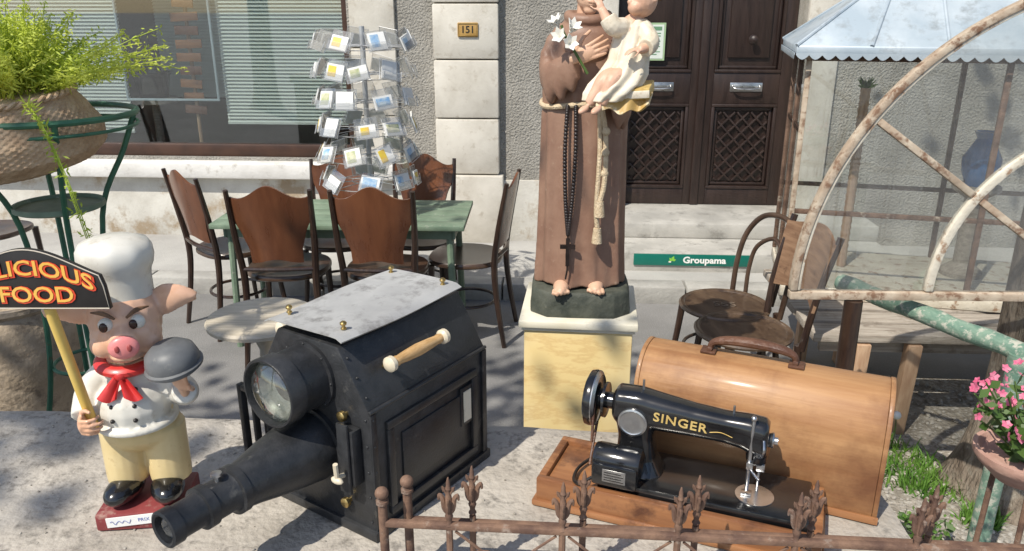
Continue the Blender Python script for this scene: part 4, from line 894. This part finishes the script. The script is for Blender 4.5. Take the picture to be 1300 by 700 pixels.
# ------------------------------------------------------------------ bistro chairs on the right
sm_=nmat('mark dull',(.15,.11,.08),(.2,.155,.115),8,.6)
def bistro(lab,u,v,rz,hoop,seatmark):
    c=atz(u,v,.455); t=thing('bistro_chair',lab,'chair',(c.x,c.y,0),rz,'worn round seated bistro chairs')
    MB().lathe([(.001,.437),(.18,.437),(.195,.443),(.198,.452),(.19,.459),(.175,.457),(.17,.452),(.001,.45)],44).build('seat',K['bseat'],t)
    MB().tube([(.165*math.cos(a),.165*math.sin(a),.25) for a in[2*PI*i/30 for i in range(30)]],.008,8,loop=True).build('stretcher_ring',K['chair'],t)
    for k in range(2):
        s_=(-1,1)[k]
        MB().tube(crv([(s_*.17,.175,0),(s_*.15,.14,.25),(s_*.14,.12,.44)],5),[.012,.014,.016],8).build('front_leg',K['chair'],t)
        MB().tube(crv([(s_*.17,-.22,0),(s_*.155,-.175,.25),(s_*.15,-.16,.44)],5),[.012,.014,.016],8).build('rear_leg',K['chair'],t)
    if hoop:
        pts=[(-.165,-.165,.42),(-.175,-.185,.58),(-.165,-.215,.71),(-.105,-.245,.8),(0,-.255,.825),(.105,-.245,.8),(.165,-.215,.71),(.175,-.185,.58),(.165,-.165,.42)]
        MB().tube(crv(pts,6),.0125,10).build('back_hoop',K['seat'],t)
        pts=[(-.09,-.18,.45),(-.1,-.195,.57),(-.085,-.215,.67),(0,-.235,.725),(.085,-.215,.67),(.1,-.195,.57),(.09,-.18,.45)]
        MB().tube(crv(pts,6),.01,10).build('inner_hoop',K['seat'],t)
    else:
        for s_ in(-1,1): MB().tube(crv([(s_*.16,-.17,.42),(s_*.175,-.2,.65),(s_*.18,-.26,.88)],5),.014,8).build('back_post',K['chair'],t)
        def f(a,b):
            s=a*2-1; z=.6+.27*b+.015*math.cos(PI*s); return (s*.185,-.2-.2*(z-.62)-.03+.04*s*s,z)
        MB().shell(f,14,8,.012).build('backrest',nmat('scuffed plywood',(.16,.085,.047),(.26,.155,.09),8,.6,stretch=(1,1,6),c3=(.09,.045,.025),s3=14),t)
    if seatmark: text('seat_mark','SSS',.075,Matrix.Translation((0,0,.4535))@Matrix.Rotation(-rz+R(-8),4,'Z'),sm_,t,-.0014,.0012)
    return t
bistro('round seated bentwood chair with hoop back, the farther of the two bistro chairs',920,386,R(112),True,True)
bistro('nearer round seated bistro chair with scuffed plywood back beside the sewing machine cover',944,418,R(98),False,False)
# ------------------------------------------------------------------ bench, glasshouse
bo=atz(1034,424,.46); t=thing('slatted_bench','low weathered slatted wooden bench under the glass case','bench',(bo.x,bo.y,0),R(-3))
for k in range(6): MB().box(0,1.6,.0+k*.14,.0+k*.14+.115,.425,.46).build('slat',K['oldwood'],t,bevel=.004)
for x in(.2,.4,1.4):
    for y in(.03,.72): MB().cbox((x,y,.21),(.055,.05,.42),(R(4),0,0)).build('leg',K['pinkwood'],t,bevel=.004)
for y in(.06,.64): MB().box(.05,1.55,y,y+.03,.36,.4245).build('apron',K['oldwood'],t)
go=V((aty(1010,200,3.32).x,3.32,.462))
t=thing('glass_display_house','old glazed display house with blue grey zinc hipped roof on the bench','display case',go,R(-14))
GL,GD,GH=1.3,.62,1.05
m=MB(); m.box(0,GL,0,GD,0,.05); m.build('base',K['paintf'],t,bevel=.004)
for x,y in((0,0),(GL-.022,0),(0,GD-.022),(GL-.022,GD-.022),(.74,0),(.74,GD-.022),(.0,.3)): MB().box(x,x+.022,y,y+.022,.0505,GH).build('post',K['rustd'] if x>0 or y>0 else K['tanf'],t,bevel=.003)
for y in(0,GD-.022):
    for z in(.38,GH-.03):
        MB().box(.0225,.7395,y+.003,y+.019,z,z+.02).build('rail',K['rustd'],t,bevel=.002); MB().box(.7625,GL-.0225,y+.003,y+.019,z,z+.02).build('rail',K['rustd'],t,bevel=.002)
for y0,y1 in((.0225,.2995),(.3225,GD-.0225)):
    for z in(.72,GH-.03): MB().box(.003,.019,y0,y1,z,z+.02).build('rail',K['chair'],t,bevel=.002)
for x0,x1 in((.022,.74),(.762,GL-.022)):
    for y in(.01,GD-.013): MB().box(x0,x1,y,y+.003,.05,GH).build('pane',K['pane'],t,smooth=0)
MB().box(.01,.013,.022,.3,.05,GH).build('pane',K['pane'],t,smooth=0); MB().box(.01,.013,.322,GD-.022,.05,GH).build('pane',K['pane'],t,smooth=0)
e=.05; z0,z1=GH,GH+.34; A=[(-e,-e,z0),(GL+e,-e,z0),(GL+e,GD+e,z0),(-e,GD+e,z0)]; Rg=[(.36,GD/2,z1),(GL-.36,GD/2,z1)]
m=MB(); m.geo(A+[(x,y,z+.03) for x,y,z in A]+Rg,[(3,2,1,0),(0,1,5,4),(1,2,6,5),(2,3,7,6),(3,0,4,7),(4,5,9,8),(5,6,9),(6,7,8,9),(7,4,8)]); rf=m.build('roof',K['zinc'],t,bevel=.004)
sm=[((-e,-e,z0+.032),Rg[0]),((-e,GD+e,z0+.032),Rg[0]),((GL+e,-e,z0+.032),Rg[1]),(Rg[0],Rg[1])]
for k in range(1,5):
    x=-e+(GL+2*e)*k/5; sm.append(((x,-e,z0+.032),(min(max(x,.36),GL-.36),GD/2,z1)))
for p,q in sm: MB().tube([p,q],.008,8).build('roof_seam',K['zinc'],rf)
def scal(n,w):
    pl=[(0,.0)]+[(0,-.002)]
    for i in range(n*6+1):
        f=i/(n*6); pl.append((f*w,-.008-.018*abs(math.sin(f*n*PI))))
    return pl+[(w,0)]
MB(Matrix.Translation((-e,-e-.004,z0+.004))).prism(scal(28,GL+2*e),-.003,0).build('scalloped_edge',K['zinc'],rf,smooth=0)
MB(Matrix.Translation((-e-.004,GD+e,z0+.004))@Matrix.Rotation(-PI/2,4,'Z')).prism(scal(14,GD+2*e),-.003,0).build('scalloped_edge',K['zinc'],rf,smooth=0)
gm=Matrix.Translation(go)@Matrix.Rotation(R(-14),4,'Z')
q=gm@V((.3,.36,.051)); t=thing('ribbed_pole','tall ribbed wooden pole topped by a green plant inside the glass house','pole',q)
m=MB(); pr=[]
for k in range(28): pr+=[(.02,.03*k),(.023,.03*k+.012),(.02,.03*k+.024)]
m.lathe(pr,12); m.build('shaft',K['pinkwood'],t)
m=MB()
for k in range(60):
    a=random.random()*6.28; l=random.uniform(.03,.065); d=V((math.cos(a),math.sin(a),random.uniform(.4,2.4))).normalized(); s_=d.orthogonal().normalized()*.009; c=V((0,0,.83))
    m.geo([c,c+d*l*.5+s_,c+d*l,c+d*l*.5-s_],[(0,1,2,3)])
m.build('leaves',K['grass'],t,smooth=0)
q=gm@V((.82,.36,.051)); t=thing('blue_vase','blue glazed vase standing inside the glass house','vase',q)
m=MB(); m.lathe([(.001,.42),(.05,.42),(.075,.48),(.08,.54),(.05,.6),(.035,.63),(.05,.66),(.04,.66),(.03,.63),(.001,.6)],24); m.build('body',K['vase'],t); MB().lathe([(.09,0),(.09,.02),(.04,.06),(.04,.36),(.1,.4),(.1,.4195),(.001,.4196)],20).build('stand',K['oldwood'],t)
# ------------------------------------------------------------------ fanlight, post, rail
FY=2.23; fo=aty(1392,371,FY)
t=thing('fanlight_window','large rusty half round fanlight window frame with glass, leaning at right','window',fo,R(-1.5))
rad=382*FY/.9375/1000; ri=rad*212/382
def barc(r0,r1,y0,y1,n=64):
    rings=[]
    for i in range(n+1):
        a=PI-PI*i/n; c,s=math.cos(a),math.sin(a); rings.append([(r0*c,y0,r0*s),(r1*c,y0,r1*s),(r1*c,y1,r1*s),(r0*c,y1,r0*s)])
    return MB().loft(rings)
oa=barc(rad-.01,rad+.011,-.016,.016).build('outer_arch',K['tanf'],t,bevel=.004)
barc(rad-.02,rad-.0105,-.011,.011).build('glazing_rebate',K['paintf'],oa,bevel=.003)
barc(ri-.012,ri+.012,-.014,.014,48).build('inner_arch',K['paintf'],t,bevel=.004)
MB().box(-rad-.01,rad+.01,-.016,.016,-.028,-.003).build('bottom_rail',K['tanf'],t,bevel=.003)
rh=rad*.16
barc(rh-.012,rh+.012,-.0135,.0135,24).build('hub_arch',K['paintf'],t,bevel=.003)
for dg in(35,72,108,145):
    a=R(180-dg); d=V((math.cos(a),0,math.sin(a)))
    for r0,r1 in((rh+.0125,ri-.0125),(ri+.0125,rad-.0205)):
        c=d*(r0+r1)/2; MB().cbox(c,(r1-r0,.022,.02),(0,-a,0)).build('glazing_bar',K['tanf'] ,t,bevel=.003)
segs=[0,35,72,108,145,180]
for a0,a1 in zip(segs,segs[1:]):
    A_=[R(180-(a0+(a1-a0)*i/12)) for i in range(13)]
    for r0,r1 in((rh,ri),(ri,rad-.013)):
        m=MB(); m.prism([(r1*math.cos(a),r1*math.sin(a)) for a in A_]+[(r0*math.cos(a),r0*math.sin(a)) for a in reversed(A_)],-.0015,.0015); m.build('pane',K['pane2'],t,smooth=0)
zf=fo.z-.03
for u,lab in((1078,'dark round timber post under the left end of the fanlight'),(1760,'dark round timber post under the right end of the fanlight')):
    q=aty(u,420,FY+.01); tag(MB().tube([(0,0,0),(.004,0,zf*.5),(0,0,zf)],[.03,.028,.027],12).build('timber_post',K['chair'],None,loc=(q.x,FY+.01,0)),lab,'post')
p0=atz(1128,382,.80); p1=atz(1292,446,.80); dd=(p1-p0).normalized(); pa=p0-dd*.2
t=thing('rustic_rail','thick green rustic railing with flaking paint running toward the tree','railing',(p1.x,p1.y,0))
o_=V((p1.x,p1.y,0)); m=MB(); pts=[pa-o_+(p1+dd*.12-pa)*(i/14)+V((.002*math.sin(i*2),0,.002*math.sin(i*1.3))) for i in range(15)]; m.tube(pts,[.028+.0015*math.sin(i*2.1) for i in range(15)],14); m.build('rail',K['peel'],t)
m=MB(); m.tube([(.0,-.02,0),(-.003,-.02,.3),(.002,-.02,.6),(0,-.02,.8)],[.033,.029,.03,.033],14); m.build('post',K['peel'],t)
# ------------------------------------------------------------------ trees
def tree(name,lab,x,y,r,h,cls,ls,seed):
    rnd=random.Random(seed); t=thing(name,lab,'tree',(x,y,0)); m=MB(); rings=[]
    for i in range(40):
        z=h*i/39; rr=r*(1-.4*i/39)+r*.5*math.exp(-z/.16)
        rings.append([V((rr*math.cos(a)*(1+.09*noise.noise(V((math.cos(a)*2.2,math.sin(a)*2.2,z*1.3)))+.05*math.sin(a*5+z)),rr*math.sin(a)*(1+.09*noise.noise(V((math.cos(a)*2.2+5,math.sin(a)*2.2,z*1.3)))),z)) for a in[2*PI*j/36 for j in range(36)]])
    m.loft(rings); m.build('trunk',K['bark'],t)
    m=MB()
    for cc,cr,nl,sg in cls:
        cl=[]
        for k in range(7):
            q=V((rnd.uniform(-1,1)*cr[0]*.8,rnd.uniform(-1,1)*cr[1]*.8,rnd.uniform(-.6,.8)*cr[2]))+V(cc)-V((x,y,0))
            cl.append(q); st=V((0,0,h*.93)); MB().tube(crv([st,st.lerp(q,.45)+V((0,0,.25)),q],5),[r*.3,r*.16,.012],8).build('limb',K['bark'],t)
        for k in range(nl):
            b=rnd.choice(cl); d=V((rnd.gauss(0,1),rnd.gauss(0,1),rnd.gauss(0,.8)))*cr[0]*sg; c=b+d
            e1=V((rnd.gauss(0,1),rnd.gauss(0,1),rnd.gauss(0,.5))).normalized(); e2=e1.orthogonal().normalized(); l=ls*rnd.uniform(.6,1.2)
            m.geo([c-e1*l*.5,c+e2*l*.38,c+e1*l*.5,c-e2*l*.38],[(0,1,2,3)])
    m.build('crown',K['leaf'],t,smooth=0); return t
tree('street_tree','rough barked tree trunk at the right edge behind the flower pot',1.86,2.5,.17,3.6,[((3.1,2.2,5.2),(1.6,1.6,.9),1500,.28)],.14,3)
tree('plane_tree','leafy plane tree at the roadside whose shade dapples the left end of wall',-5.2,-2.2,.2,3.8,[((-3.55,-1.5,5.1),(.85,.95,.6),1050,.34),((-3.05,-.25,5.3),(.9,.7,.4),420,.36)],.12,11)
# ------------------------------------------------------------------ plant stand, basket, urn
ps=V((aty(54,150,2.3).x,2.3,0)); t=thing('plant_stand','tall green iron plant stand with round shelf holding the wicker basket','plant stand',ps,R(10))
zr=1.40; rr=.25
def ring(r,z,th,name):
    MB().tube([(r*math.cos(a),r*math.sin(a),z) for a in[2*PI*i/44 for i in range(44)]],th,8,loop=True).build(name,K['green'],t)
ring(rr,zr,.009,'top_ring'); ring(rr*1.0,zr-.035,.005,'lower_ring'); ring(.1,.62,.006,'waist_ring')
MB().lathe([(.001,1.12),(.115,1.12),(.125,1.125),(.125,1.14),(.118,1.14),(.115,1.13),(.001,1.13)],36).build('shelf',K['gtab'],t)
for k in range(4):
    a=2*PI*k/4+.45; ca,sa=math.cos(a),math.sin(a)
    MB().tube(crv([(ca*rr,sa*rr,zr),(ca*.2,sa*.2,1.28),(ca*.11,sa*.11,1.08),(ca*.1,sa*.1,.7),(ca*.17,sa*.17,.35),(ca*.3,sa*.3,0)],6),.0085,8).build('leg',K['green'],t)
bk=thing('wicker_basket','large woven wicker basket hanging over the ring of the green plant stand','basket',ps+V((-.07,-.05,1.25)),R(0)); bk.rotation_euler=(R(6),R(-5),0)
m=MB(); nr,na=56,288; rings=[]
bz=[0,.015,.05,.1,.15,.2]; br=[.16,.21,.246,.25,.226,.2]
for i in range(nr+1):
    z=.2*i/nr; r0=lerpl(bz,br,z)
    rings.append([((r0+.002*math.sin(a*56+(PI if (i//2)%2 else 0))-.001*(i%2))*math.cos(a)*1.03,(r0+.002*math.sin(a*56+(PI if (i//2)%2 else 0))-.001*(i%2))*math.sin(a),z) for a in[2*PI*j/na for j in range(na)]])
m.loft(rings); m.build('woven_body',K['wicker'],bk,smooth=70)
m=MB()
for o__ in(0,PI): m.tube([((.202+.005*math.cos(a*26+o__))*math.cos(a)*1.03,(.202+.005*math.cos(a*26+o__))*math.sin(a),.204+.005*math.sin(a*26+o__)) for a in[2*PI*j/208 for j in range(208)]],.0055,6,loop=True)
m.build('braided_rim',K['wicker'],bk)
fn_=thing('asparagus_fern','bright green feathery fern spilling out of the wicker basket','fern',ps+V((-.085,.0,1.445)))
m=MB(); ms=MB(); rnd=random.Random(5)
for k in range(240):
    a=rnd.random()*2*PI; el=rnd.uniform(.9,1.5); l=rnd.uniform(.16,.35)
    if k<30: a=rnd.uniform(-.6,.7); el=rnd.uniform(.4,.8); l=rnd.uniform(.28,.44)
    d=V((math.cos(a)*math.cos(el),math.sin(a)*math.cos(el),math.sin(el))); st=V((math.cos(a)*rnd.uniform(0,.13),math.sin(a)*rnd.uniform(0,.13),0)); dr_=rnd.uniform(.05,.35)
    if k<3: d=V((.7,-.62,.3)).normalized(); dr_=1.2; st=V((.12,-.17,.01))
    pts=[]
    for i in range(13):
        s=i/12; pts.append(st+d*l*s+V((0,0,-dr_*l*s*s*1.1)))
    ms.tube(pts,.0013,4)
    for i in range(3,13):
        for q in range(6):
            e=V((rnd.gauss(0,1),rnd.gauss(0,1),rnd.gauss(0,.7))).normalized(); sd_=e.orthogonal().normalized(); p=pts[i]+V((rnd.uniform(-.01,.01),rnd.uniform(-.01,.01),rnd.uniform(-.01,.01))); ll_=rnd.uniform(.014,.032)*(1.25-.6*i/12); wd=.0026
            m.geo([p,p+e*ll_*.5+sd_*wd,p+e*ll_,p+e*ll_*.5-sd_*wd],[(0,1,2,3)])
ms.build('stems',K['fern'],fn_); m.build('fronds',K['fern'],fn_,smooth=0)
uo=V((aty(18,450,3.0).x,3.05,0)); t=thing('stone_urn','big weathered stone coloured urn standing behind the left end of the wall','urn',uo)
MB().lathe([(.001,0),(.17,0),(.2,.1),(.235,.3),(.235,.42),(.21,.5),(.2,.52),(.22,.54),(.22,.56),(.19,.56),(.18,.5),(.001,.48)],40).build('body',K['urn'],t)
# ------------------------------------------------------------------ flowers
def blossom(mb,c,r,rnd,nd=None):
    c=V(c); d=V((rnd.gauss(0,.6),-abs(rnd.gauss(.5,.5)),abs(rnd.gauss(.6,.4)))).normalized(); e1=d.orthogonal().normalized(); e2=d.cross(e1)
    for k in range(5):
        a=2*PI*k/5+rnd.uniform(-.2,.2); o_=e1*math.cos(a)+e2*math.sin(a); s_=d.cross(o_)
        mb.geo([c,c+o_*r*.6+s_*r*.4+d*r*.15,c+o_*r+d*r*.25,c+o_*r*.6-s_*r*.4+d*r*.15],[(0,1,2,3)])
def flowers(name,lab,loc,n,spread,h,mt,ld=None,seed=1,br=.016,nb=(2,5)):
    rnd=random.Random(seed); t=thing(name,lab,'plant',loc); a_,b_,c_=MB(),MB(),MB()
    for k in range(n):
        a=rnd.random()*6.28; r=spread*math.sqrt(rnd.random()); lean=V((math.cos(a)*r,math.sin(a)*r,h*rnd.uniform(.55,1.1)))
        if ld: lean+=V(ld)*rnd.uniform(.2,1)
        pts=crv([(0,0,0),lean*.5+V((0,0,h*.08)),lean],5); a_.tube(pts,.0018,5)
        for q in range(rnd.randint(*nb)): blossom(b_,lean+V((rnd.gauss(0,.014),rnd.gauss(0,.014),rnd.gauss(0,.014))),br*rnd.uniform(.7,1.2),rnd)
        for q in range(8):
            p=pts[rnd.randint(1,len(pts)-2)]; e=V((rnd.gauss(0,1),rnd.gauss(0,1),rnd.gauss(.2,.5))).normalized(); s_=e.orthogonal().normalized(); l=rnd.uniform(.02,.045)
            c_.geo([p,p+e*l*.5+s_*l*.25,p+e*l,p+e*l*.5-s_*l*.25],[(0,1,2,3)])
    a_.build('stems',K['leaf'],t); b_.build('blossoms',K[mt],t,smooth=0); c_.build('leaves',K['leaf'],t,smooth=0); return t
po=aty(1300,580,1.42)
t=thing('terracotta_dish','shallow pinkish terracotta dish on an iron stand beside the tree trunk','pot',(po.x,po.y,0))
z=po.z
MB().lathe([(.001,z-.05),(.05,z-.05),(.085,z-.015),(.095,z),(.095,z+.012),(.086,z+.012),(.078,z-.005),(.001,z-.012)],36).build('dish',K['terra'],t)
for k in range(3): a=2*PI*k/3+.4; MB().tube(crv([(.045*math.cos(a),.045*math.sin(a),z-.052),(.06*math.cos(a),.06*math.sin(a),z*.5),(.13*math.cos(a),.13*math.sin(a),0)],5),.006,8).build('stand_leg',K['rust'],t)
flowers('pink_flower_plant','bright pink flowering plant growing out of the terracotta dish',(po.x,po.y,z-.012),22,.1,.1,'pink',(-.08,-.01,.09),4,.011,(1,4))
flowers('small_weed','small leafy green weed at the right end of the wall',(1.36,2.2,.0),14,.1,.1,'grass',None,9,.008)
